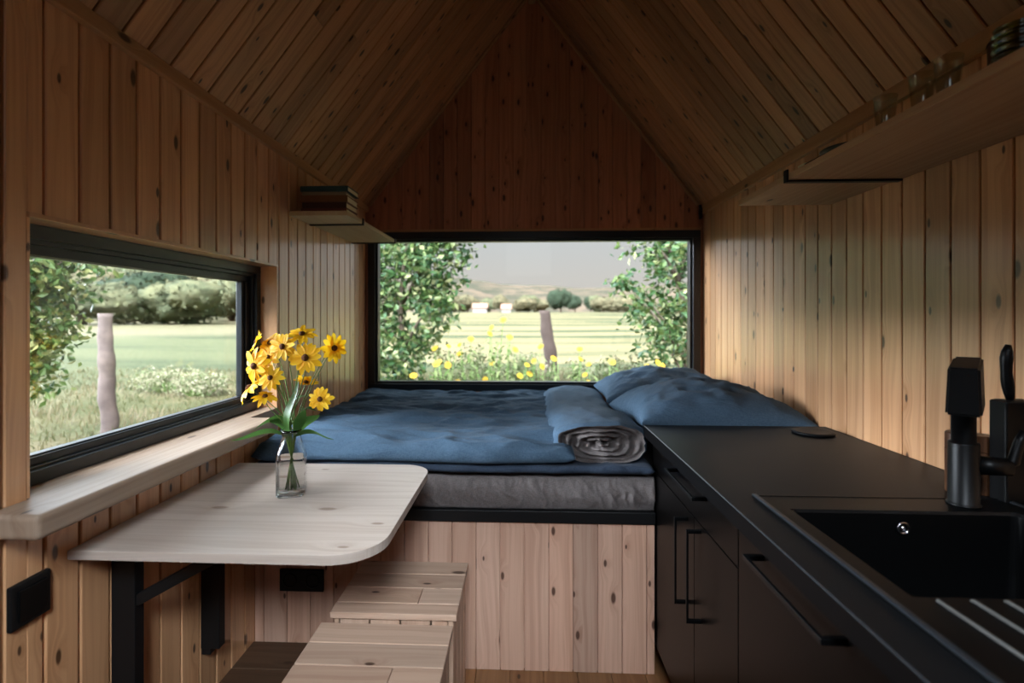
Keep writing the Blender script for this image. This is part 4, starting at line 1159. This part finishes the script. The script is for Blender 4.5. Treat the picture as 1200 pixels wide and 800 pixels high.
def tree(name, label, base, clumps, nleaf, leafL, lm, trunk_r, cat='tree', group=None, seed=1):
    t = thing(name, label, cat, base, group)
    B = Vector(base); bmt = BM(); bml = BM(); rr = random.Random(seed)
    top = max(c[0][2] for c in clumps); cxm = sum(c[0][0] for c in clumps) / len(clumps); cym = sum(c[0][1] for c in clumps) / len(clumps)
    tp_ = Vector((cxm, cym, top))
    tr = [B.lerp(tp_, k / 5.0) + Vector((rr.uniform(-1, 1), rr.uniform(-1, 1), 0)) * trunk_r * (1.2 if 0 < k < 5 else 0) for k in range(6)]
    tube(bmt, tr, [trunk_r * (1 - 0.14 * k) for k in range(6)], 8)
    tot = sum(c[1][0] * c[1][1] * c[1][2] for c in clumps)
    for (cc, ra) in clumps:
        cc = Vector(cc)
        k = min(4, max(1, int(5 * (cc.z - B.z) / max(0.1, tp_.z - B.z)) - 1)); st = tr[k]
        tube(bmt, [st, st.lerp(cc, 0.5) + Z_ * 0.06, cc], [trunk_r * 0.45, trunk_r * 0.3, trunk_r * 0.1], 6)
        n = int(nleaf * (ra[0] * ra[1] * ra[2]) / tot); nt_ = max(4, n // 26)
        for q in range(nt_):
            # a twig with its own leaves
            while True:
                u = Vector((rr.uniform(-1, 1), rr.uniform(-1, 1), rr.uniform(-1, 1)))
                if 0.1 < u.length < 1: break
            u = u.normalized() * (u.length ** 0.45)
            e = cc + Vector((u.x * ra[0], u.y * ra[1], u.z * ra[2])); s0 = cc.lerp(e, 0.45)
            tw = (e - s0) + Vector((0, 0, -0.05))
            tube(bmt, [s0, e], [trunk_r * 0.06, trunk_r * 0.02], 4, cap=False)
            for w in range(26):
                f = rr.random(); p = s0 + tw * f * 1.1 + Vector((rr.gauss(0, 1), rr.gauss(0, 1), rr.gauss(0, 1))) * leafL * 0.75
                L = leafL * rr.uniform(0.7, 1.25)
                leaf_quad(bml, p, L, L * 0.27, min(1, max(0, rr.gauss(0.45, 0.24))))
    obj('trunk', bmt, BARK, t, smooth=True); obj('foliage', bml, lm, t)
    return t
tree('leafy_tree', 'leafy green tree outside, filling the left part of the big window', (-1.45, 6.0, gzz(-1.45, 6.0)),
     [((-1.45, 6.0, 1.75), (0.62, 0.6, 0.7)), ((-0.98, 5.8, 2.0), (0.42, 0.5, 0.55)), ((-1.0, 5.8, 1.42), (0.40, 0.45, 0.42)), ((-1.6, 6.0, 0.85), (0.46, 0.5, 0.55)), ((-1.3, 5.9, 0.95), (0.36, 0.4, 0.45)), ((-1.9, 6.1, 1.6), (0.5, 0.5, 0.8)), ((-0.80, 5.7, 2.35), (0.34, 0.4, 0.4))],
     6800, 0.085, LEAF_A, 0.05, seed=3)
tree('leafy_tree', 'leafy green tree outside, at the right edge of the big window', (2.0, 5.9, gzz(2.0, 5.9)),
     [((1.85, 5.9, 2.05), (0.50, 0.5, 0.55)), ((1.42, 5.7, 2.05), (0.36, 0.4, 0.34)), ((1.85, 5.9, 1.3), (0.48, 0.5, 0.6)), ((1.30, 5.7, 1.50), (0.32, 0.35, 0.26)), ((1.50, 5.7, 1.02), (0.30, 0.35, 0.30)), ((2.0, 5.9, 0.6), (0.45, 0.45, 0.5)), ((1.08, 5.6, 1.62), (0.14, 0.2, 0.12))],
     4300, 0.085, LEAF_A, 0.05, seed=8)
tree('leafy_tree', 'bright leafy tree outside the side window, in front of the pale post', (-4.35, 4.05, gzz(-4.35, 4.05)),
     [((-4.4, 4.1, 1.5), (0.55, 0.55, 0.5)), ((-4.15, 4.5, 1.62), (0.30, 0.34, 0.30)), ((-4.3, 4.1, 0.95), (0.5, 0.5, 0.42)), ((-4.2, 4.4, 1.15), (0.30, 0.36, 0.28)), ((-4.5, 3.9, 0.5), (0.36, 0.36, 0.36)), ((-4.4, 3.7, 1.9), (0.6, 0.6, 0.5)), ((-4.0, 4.5, 1.85), (0.3, 0.4, 0.22))],
     9500, 0.080, LEAF_B, 0.045, seed=5)

# fence posts
POST = plain('weathered_post', (0.044, 0.030, 0.024), 0.9, 0, 0.2, 0.5, 9, 0.8, 40)
PALE = plain('pale_bark_post', (0.084, 0.062, 0.055), 0.9, 0, 0.2, 0.7, 7, 1.0, 30)
def post(label, base, topv, r, m, name='fence_post'):
    bm = BM(); B, T = Vector(base), Vector(topv); n = 26; rings = []
    for i in range(n + 1):
        t = i / n; c = B.lerp(T, t) + Vector((noise.noise(Vector((t * 4, 1, r))), noise.noise(Vector((t * 4, 5, r))), 0)) * r * 0.35
        rr = r * (1.10 - 0.2 * t) * (1 + 0.13 * noise.noise(Vector((t * 9.3, 3, r * 40))))
        rings.append([bm.verts.new(c + Vector((math.cos(k * math.pi / 7), math.sin(k * math.pi / 7), 0)) * rr * (1 + 0.12 * noise.noise(Vector((k * 0.9, t * 3, r * 9)))) + (Z_ * 0.04 * noise.noise(Vector((k, 9, 9))) if i == n else Z_ * 0)) for k in range(14)])
    for a, c in zip(rings[:-1], rings[1:]):
        for k in range(14): bm.faces.new((a[k], a[(k + 1) % 14], c[(k + 1) % 14], c[k]))
    bm.faces.new(rings[-1]); bm.faces.new(rings[0][::-1])
    return tag(obj(name, bm, m, smooth=True), label, 'post')
post('leaning weathered wooden post in the field beyond the big window', (0.475, 7.5, gzz(0.475, 7.5) - 0.05), (0.292, 7.5, 1.36), 0.088, POST)
post('pale rough post in the meadow beyond the side window', (-4.98, 6.1, gzz(-5, 6.1) - 0.05), (-5.02, 6.1, 1.31), 0.085, PALE)

# wild flowers beyond the big window
WLEAF = leafy('weed_leaf', [(0.060, 0.112, 0.022), (0.112, 0.165, 0.045), (0.225, 0.247, 0.105)], 0.6, 0.35)
WPET = leafy('wild_petals', [(0.475, 0.264, 0.013), (0.561, 0.370, 0.033)], 0.6, 0.35)
spots = [(-0.98, 5.2, 0.80, 2), (-0.86, 5.6, 0.95, 3), (-0.70, 5.3, 0.78, 2), (-0.62, 5.9, 1.02, 3), (-0.40, 5.4, 0.80, 2), (-0.30, 5.2, 1.24, 3), (-0.17, 5.8, 1.05, 2), (0.02, 5.3, 0.78, 3), (0.12, 5.7, 0.95, 2),
         (0.30, 5.4, 0.84, 2), (0.50, 5.3, 0.95, 2), (0.58, 5.2, 0.70, 2), (0.78, 5.7, 0.75, 2), (0.98, 5.4, 0.80, 3), (1.20, 5.3, 0.82, 3), (1.34, 5.2, 0.78, 2)]
ORD = ['first', 'second', 'third', 'fourth', 'fifth', 'sixth', 'seventh', 'eighth', 'ninth', 'tenth', 'eleventh', 'twelfth', 'thirteenth', 'fourteenth', 'fifteenth', 'sixteenth', 'seventeenth', 'eighteenth']
spots.sort(key=lambda q: q[0] / q[1])
for i, (x, y, h, nh) in enumerate(spots):
    z0 = gzz(x, y)
    w = thing('wild_sunflower', 'wild yellow flowering plant beyond the big window, %s from the left' % ORD[i], 'plant', (x, y, z0), 'wild flowers beyond the big window')
    bs_, bl_, bp_ = BM(), BM(), BM(); rn = bp_.faces.layers.float['rnd']
    for q in range(nh + 1):
        tip = Vector((x + R.uniform(-0.12, 0.12), y + R.uniform(-0.15, 0.15), h - R.uniform(0, 0.22) * (q > 0)))
        base = Vector((x + R.uniform(-0.04, 0.04), y, z0)); mid = base.lerp(tip, 0.5) + Vector((R.uniform(-0.04, 0.04), 0, 0))
        tube(bs_, [base, mid, tip], [0.006, 0.005, 0.003], 5)
        for k in range(20):
            t = 0.2 + 0.75 * k / 20; pnt = base.lerp(tip, t); a = R.uniform(0, 6.28)
            leaf_mesh(bl_, pnt, (math.cos(a), math.sin(a), R.uniform(0.1, 0.8)), R.uniform(0.07, 0.14), 0.020, 0.5, 0.2, n=4)
        if q < nh:
            nrm = Vector((R.uniform(-0.6, 0.6), -0.7, R.uniform(0.2, 0.9))).normalized(); a_ = nrm.cross(Z_).normalized(); b_ = nrm.cross(a_)
            rd = R.uniform(0.032, 0.046)
            for k in range(11):
                th = 2 * math.pi * k / 11; d = a_ * math.cos(th) + b_ * math.sin(th); s = nrm.cross(d)
                v = [bp_.verts.new(tip + d * rd * 0.15), bp_.verts.new(tip + d * rd * 0.6 + s * rd * 0.24), bp_.verts.new(tip + d * rd + nrm * rd * 0.1), bp_.verts.new(tip + d * rd * 0.6 - s * rd * 0.24)]
                f = bp_.faces.new(v); f[rn] = R.random()
            tube(bp_, [tip - nrm * 0.004, tip + nrm * 0.008], [rd * 0.22, rd * 0.18], 8, r=0.0)
    obj('stems', bs_, M['stem'], w, smooth=True); obj('leaves', bl_, WLEAF, w, smooth=True); obj('blossoms', bp_, WPET, w)

# rough grass and weeds
GRS = leafy('grass_blades', [(0.022, 0.032, 0.009), (0.055, 0.058, 0.019), (0.112, 0.089, 0.048), (0.173, 0.140, 0.083)], 0.8, 0.35)
bm = BM(); rn = bm.faces.layers.float['rnd']
def blade(x, y, h, r):
    z = gzz(x, y) - 0.01; a = R.uniform(0, 6.28); w = 0.006 + 0.006 * R.random(); lx, ly = R.gauss(0, 0.3) * h, R.gauss(0, 0.3) * h
    s = Vector((math.cos(a), math.sin(a), 0)) * w; B = Vector((x, y, z)); Mi = B + Vector((lx * 0.35, ly * 0.35, h * 0.6)); T = B + Vector((lx, ly, h))
    v = [bm.verts.new(B - s), bm.verts.new(B + s), bm.verts.new(Mi + s * 0.7), bm.verts.new(Mi - s * 0.7), bm.verts.new(T)]
    f = bm.faces.new((v[0], v[1], v[2], v[3])); f[rn] = r
    f = bm.faces.new((v[3], v[2], v[4])); f[rn] = r
for i in range(26000):
    if i % 2:
        x, y = R.uniform(-2.6, 3.2), R.uniform(4.4, 11.0); c0 = noise.noise(Vector((x * 1.1, y * 1.1, 3)))
        h = R.uniform(0.15, 0.45) * (1.2 + 0.8 * c0) * (1.15 if y < 7 else 0.8)
    else:
        x = -R.uniform(3.2, 11.0); y = R.uniform(2.0, 13.0); c0 = noise.noise(Vector((x * 0.8, y * 0.8, 8)))
        h = R.uniform(0.03, 0.12) * (0.9 + 1.6 * max(0, c0))
    blade(x, y, h, min(1, max(0, 0.45 + 0.35 * c0 + R.gauss(0, 0.16))))
me_o = obj('meadow_grass', bm, GRS); tag(me_o, 'rough meadow grass growing outside both windows', 'grass', kind='stuff')

# pale flowering clumps in the meadow at the side
PALEF = leafy('pale_umbels', [(0.074, 0.099, 0.037), (0.167, 0.161, 0.087), (0.248, 0.223, 0.149)], 0.8, 0.3)
for (x, y, rx_, h, lab) in [(-6.6, 9.4, 0.55, 0.45, 'pale flowering shrub in the meadow just behind the pale post'), (-5.6, 8.9, 0.42, 0.38, 'low pale shrub in the meadow, right of the pale post')]:
    z0 = gzz(x, y); s = thing('meadow_shrub', lab, 'shrub', (x, y, z0), 'pale shrubs in the side meadow'); bmt, bml = BM(), BM()
    for q in range(46):
        a, rr_ = R.uniform(0, 6.28), rx_ * math.sqrt(R.random()); tip = Vector((x + math.cos(a) * rr_, y + math.sin(a) * rr_, z0 + h * R.uniform(0.5, 1.0) * (1 - 0.4 * (rr_ / rx_) ** 2)))
        tube(bmt, [(x + math.cos(a) * rr_ * 0.4, y + math.sin(a) * rr_ * 0.4, z0), tip], [0.005, 0.003], 4)
        for k in range(26): leaf_quad(bml, tip + Vector((R.gauss(0, 0.06), R.gauss(0, 0.06), R.gauss(0, 0.06))), 0.06, 0.018, R.random())
    obj('stems', bmt, M['stem'], s); obj('foliage', bml, PALEF, s)

for i, (x, y, rx_, h) in enumerate([(-0.75, 6.5, 0.34, 1.0), (-0.25, 6.7, 0.32, 0.9), (0.15, 6.4, 0.3, 0.95), (0.80, 6.6, 0.34, 0.86), (1.30, 6.4, 0.34, 0.95)]):
    z0 = gzz(x, y); s = thing('flowering_weed', 'white flowering weed clump beyond the big window, %s from the left' % ORD[i], 'plant', (x, y, z0), 'white weeds beyond the big window'); bmt, bml = BM(), BM()
    for q in range(40):
        a, rr_ = R.uniform(0, 6.28), rx_ * math.sqrt(R.random()); tip = Vector((x + math.cos(a) * rr_, y + math.sin(a) * rr_, z0 + h * R.uniform(0.45, 1.0)))
        tube(bmt, [(x + math.cos(a) * rr_ * 0.3, y + math.sin(a) * rr_ * 0.3, z0), tip], [0.004, 0.002], 4)
        for k in range(16): leaf_quad(bml, tip - Z_ * R.uniform(0.0, 0.5) * h * 0.4 + Vector((R.gauss(0, 0.04), R.gauss(0, 0.04), 0)), 0.06, 0.016, R.uniform(0, 0.4))
        for k in range(7): leaf_quad(bml, tip + Vector((R.gauss(0, 0.022), R.gauss(0, 0.022), R.gauss(0, 0.015))), 0.03, 0.012, R.uniform(0.7, 1.0))
    obj('stems', bmt, M['stem'], s); obj('foliage', bml, PALEF, s)

# distant trees: lumpy crowns with their own trunks
FAR_G = hill_mat('far_crown_green', (0.090, 0.087, 0.047), (0.045, 0.050, 0.028), 0.7)
FAR_D = hill_mat('far_crown_dark', (0.025, 0.034, 0.020), (0.016, 0.023, 0.014), 0.9)
FAR_B = hill_mat('far_crown_brown', (0.111, 0.092, 0.053), (0.063, 0.058, 0.033), 0.7)
def far_tree(label, group, x, y, w, h, m, seed, name='distant_tree'):
    z0 = gz(x, y) + G0 - 0.1
    t = thing(name, label, 'tree', (x, y, z0), group); rr = random.Random(seed)
    bm = BM()
    for k in range(6):
        cx_, cy_, cz_ = rr.uniform(-0.28, 0.28) * w, rr.uniform(-0.28, 0.28) * w, h * rr.uniform(0.38, 0.74); r0 = w * rr.uniform(0.24, 0.36)
        v0 = len(bm.verts); res = bmesh.ops.create_icosphere(bm, subdivisions=3, radius=1.0)
        for v in res['verts']:
            n_ = 1 + 0.32 * noise.fractal(v.co * 2.3 + Vector((seed * 3.1, k * 1.7, 0)), 0.8, 2.1, 3)
            v.co = Vector((x + cx_ + v.co.x * r0 * n_, y + cy_ + v.co.y * r0 * n_, z0 + cz_ + v.co.z * min(r0, h * 0.34) * n_))
    cen = Vector((x, y, z0 + h * 0.56)); vv = [v.co.copy() for v in bm.verts]
    for q in range(1500):
        p0_ = rr.choice(vv); leaf_quad(bm, p0_ + (p0_ - cen).normalized() * w * rr.uniform(-0.02, 0.045), w * rr.uniform(0.035, 0.07), w * 0.017, 0.5)
    obj('crown', bm, m, t, smooth=True)
    bm = BM(); tube(bm, [(x, y, z0), (x, y, z0 + h * 0.5)], [w * 0.05, w * 0.03], 6); obj('trunk', bm, BARK, t)
def ray(px, d):   # bearing helper: metres to the side at distance d, for laying out the far tree lines
    a = (px - 586.33) / 616.57; v = Vector((a * CY - SYN, a * SYN + CY)); return v.x * d / v.length, v.y * d / v.length
far = []
for k, (px, h) in enumerate([(96, 5.0), (118, 5.6), (146, 6.2), (170, 5.9), (196, 6.3), (216, 5.2), (232, 4.5), (252, 5.0), (272, 5.6)]):
    d = 56 + (k * 2 % 5) * 11.0; far.append((px, d, 8.2, h * d / 76, [FAR_G, FAR_B, FAR_G, FAR_D, FAR_B, FAR_G, FAR_G, FAR_B, FAR_G][k], 'side'))
for k, (px, w, h) in enumerate([(528, 11, 6.5), (548, 10, 6), (574, 10, 5), (606, 12, 5.0), (632, 9, 4.6), (657, 8.5, 8.0), (674, 7, 6.4), (692, 6.5, 5.6), (706, 10, 5), (724, 12, 5.6), (748, 14, 6), (620, 8, 6.0), (700, 9, 5.6), (590, 7, 6.2)]):
    d = 172 + (k * 2 % 5) * 19.0; far.append((px, d, w, h * d / 190, [FAR_B, FAR_B, FAR_G, FAR_B, FAR_B, FAR_D, FAR_D, FAR_D, FAR_B, FAR_G, FAR_B, FAR_G, FAR_G, FAR_B][k], 'back'))
far.sort(key=lambda q: q[0])
ci = {'side': 0, 'back': 0}
for k, (px, d, w, h, m, wh) in enumerate(far):
    x, y = ray(px, d); i = ci[wh]; ci[wh] += 1
    tone = {FAR_G.name: 'green', FAR_B.name: 'brownish', FAR_D.name: 'dark'}[m.name]
    lab = ('%s tree in the far tree line through the side window, %s from the left' if wh == 'side' else '%s tree at the foot of the hill through the big window, %s from the left') % (tone, ORD[i])
    far_tree(lab, 'tree line through the side window' if wh == 'side' else 'trees at the foot of the hill', x, y, w, h, m, k + 2)
# two pale houses at the foot of the hill
HWALL = plain('house_render', (0.17, 0.145, 0.125), 0.9, 0, 0.2, 0.05, 1); HROOF = plain('house_roof', (0.200, 0.112, 0.080), 0.9, 0, 0.2, 0.1, 1)
for (px, d, w, h, lab) in [(562, 166, 4.4, 1.9, 'pale distant house at the foot of the hill, nearer the left tree'), (593, 162, 2.8, 1.6, 'smaller pale distant house, nearer the leaning post')]:
    x, y = ray(px, d); z0 = gz(x, y) + G0 - 0.4
    hs = thing('house', lab, 'house', (x, y, z0), 'distant houses')
    bm = BM(); box(bm, x - w / 2, x + w / 2, y, y + 5, z0 - 3.0, z0 + h); obj('walls', bm, HWALL, hs)
    bm = BM(); q = [(x - w / 2 - 0.3, z0 + h), (x + w / 2 + 0.3, z0 + h)]
    a = [bm.verts.new(p) for p in ((q[0][0], y - 0.3, z0 + h), (q[1][0], y - 0.3, z0 + h), (q[1][0], y + 5.3, z0 + h), (q[0][0], y + 5.3, z0 + h), (q[0][0], y + 2.5, z0 + h + 1.6), (q[1][0], y + 2.5, z0 + h + 1.6))]
    for f in ((0, 1, 5, 4), (3, 4, 5, 2), (0, 4, 3), (1, 2, 5), (0, 3, 2, 1)): bm.faces.new([a[i] for i in f])
    obj('roof', bm, HROOF, hs)

# ------------------------------------------------------------------ light
wd = bpy.data.worlds.new('sky'); SC.world = wd; wd.use_nodes = True
nt = wd.node_tree; nt.nodes.clear(); g = N(nt)
SKY_TOP, SKY_FILL, WEST, SOUTH, LOW = 2.0, 20.0, 0.45, 3.5, 3.0
wo = nt.nodes.new('ShaderNodeOutputWorld'); bg = nt.nodes.new('ShaderNodeBackground'); nt.links.new(bg.outputs[0], wo.inputs[0])
gx, gy, el = g.sep(g.coord('Generated'))
c = g.ramp(el, [(0.0, (0.68, 0.62, 0.59)), (0.07, (0.68, 0.64, 0.615)), (0.15, (0.64, 0.65, 0.67)), (0.42, (0.80, 0.90, 1.0)), (1.0, (0.80, 0.92, 1.0))])
s = g.math('ADD', 1.0, g.math('MULTIPLY', g.smooth(el, 0.14, 0.34), SKY_TOP - 1.0))
# added glow patches in the unseen sky, brightening the room through its windows
hor = g.math('SQRT', g.math('MAXIMUM', g.math('SUBTRACT', 1.0, g.math('MULTIPLY', el, el)), 0.001))
west = g.math('MULTIPLY', g.smooth(g.math('DIVIDE', g.math('MULTIPLY', gx, -1.0), hor), 0.45, 0.85),
              g.math('MULTIPLY', g.smooth(el, 0.135, 0.23), g.math('SUBTRACT', 1.0, g.smooth(el, 0.36, 0.66))))
low = g.math('MULTIPLY', g.smooth(g.math('DIVIDE', g.math('MULTIPLY', gx, -1.0), hor), 0.78, 0.93),
             g.math('MULTIPLY', g.smooth(el, 0.0, 0.08), g.math('SUBTRACT', 1.0, g.smooth(el, 0.25, 0.5))))
south = g.math('MULTIPLY', g.smooth(g.math('DIVIDE', g.math('MULTIPLY', gy, -1.0), hor), 0.45, 0.85),
               g.math('MULTIPLY', g.smooth(el, 0.44, 0.54), g.math('SUBTRACT', 1.0, g.smooth(el, 0.75, 0.92))))
sky_fill = g.math('ADD', g.math('MULTIPLY', west, WEST), g.math('ADD', g.math('MULTIPLY', south, SOUTH), g.math('MULTIPLY', low, LOW)))
fill_noise = g.math('MULTIPLY_ADD', g.smooth(g.noise(g.coord('Generated'), 3.0, 4.0), 0.35, 0.62), 0.5, 0.6)
sky_fill = g.math('MULTIPLY', sky_fill, fill_noise)
sky = g.mix(1.0, c, g.comb(s, s, s), 'MULTIPLY')
add = g.mix(1.0, (SKY_FILL * 0.90, SKY_FILL * 0.97, SKY_FILL * 1.10), g.comb(sky_fill, sky_fill, sky_fill), 'MULTIPLY')
nt.links.new(g.mix(1.0, sky, add, 'ADD'), bg.inputs[0]); bg.inputs[1].default_value = 1.0
sun = bpy.data.lights.new('sun', 'SUN'); sun.energy = 1.3; sun.color = (1.0, 0.86, 0.66); sun.angle = math.radians(1.0)
so = bpy.data.objects.new('sun', sun); COL.objects.link(so)
so.rotation_euler = Vector((-0.80, 0.10, -0.60)).to_track_quat('-Z', 'Y').to_euler(); so.location = (6, -6, 8)
def portal(name, loc, rot, sx, sy):
    l = bpy.data.lights.new(name, 'AREA'); l.shape = 'RECTANGLE'; l.size = sx; l.size_y = sy; l.cycles.is_portal = True
    o = bpy.data.objects.new(name, l); COL.objects.link(o); o.location = loc; o.rotation_euler = rot
portal('portal_side', (XL - 0.15, 1.54, 1.18), (0, -math.pi / 2, 0), 0.64, 1.1)
portal('portal_back', (0.05, YB + 0.16, 1.30), (-math.pi / 2, 0, 0), 2.1, 1.02)
portal('portal_gable', ((DR_X0 + DR_X1) / 2, YF - 0.16, (DR_Z0 + DR_Z1) / 2), (math.pi / 2, 0, 0), DR_X1 - DR_X0 + 0.04, DR_Z1 - DR_Z0 + 0.04)

# ------------------------------------------------------------------ camera
cd = bpy.data.cameras.new('camera'); cam = bpy.data.objects.new('camera', cd); COL.objects.link(cam)
cam.location = (0, 0, CAMZ); cam.rotation_euler = (math.pi / 2, 0, 0.0444)
cd.sensor_fit = 'HORIZONTAL'; cd.sensor_width = 36.0; cd.lens = 616.57 * 36 / 1200
cd.shift_x = (600 - 586.33) / 1200; cd.shift_y = (370.86 - 400) / 1200
cd.clip_start = 0.02; cd.clip_end = 2000
cd.dof.use_dof = True; cd.dof.focus_distance = 1.55; cd.dof.aperture_fstop = 2.4
SC.camera = cam
vs = SC.view_settings
vs.view_transform = 'Standard'; vs.look = 'None'; vs.exposure = 0.0; vs.gamma = 1.0; vs.use_curve_mapping = False
cy = SC.cycles
cy.max_bounces = 16; cy.diffuse_bounces = 6; cy.transparent_max_bounces = 16; cy.transmission_bounces = 16; cy.sample_clamp_indirect = 6.0
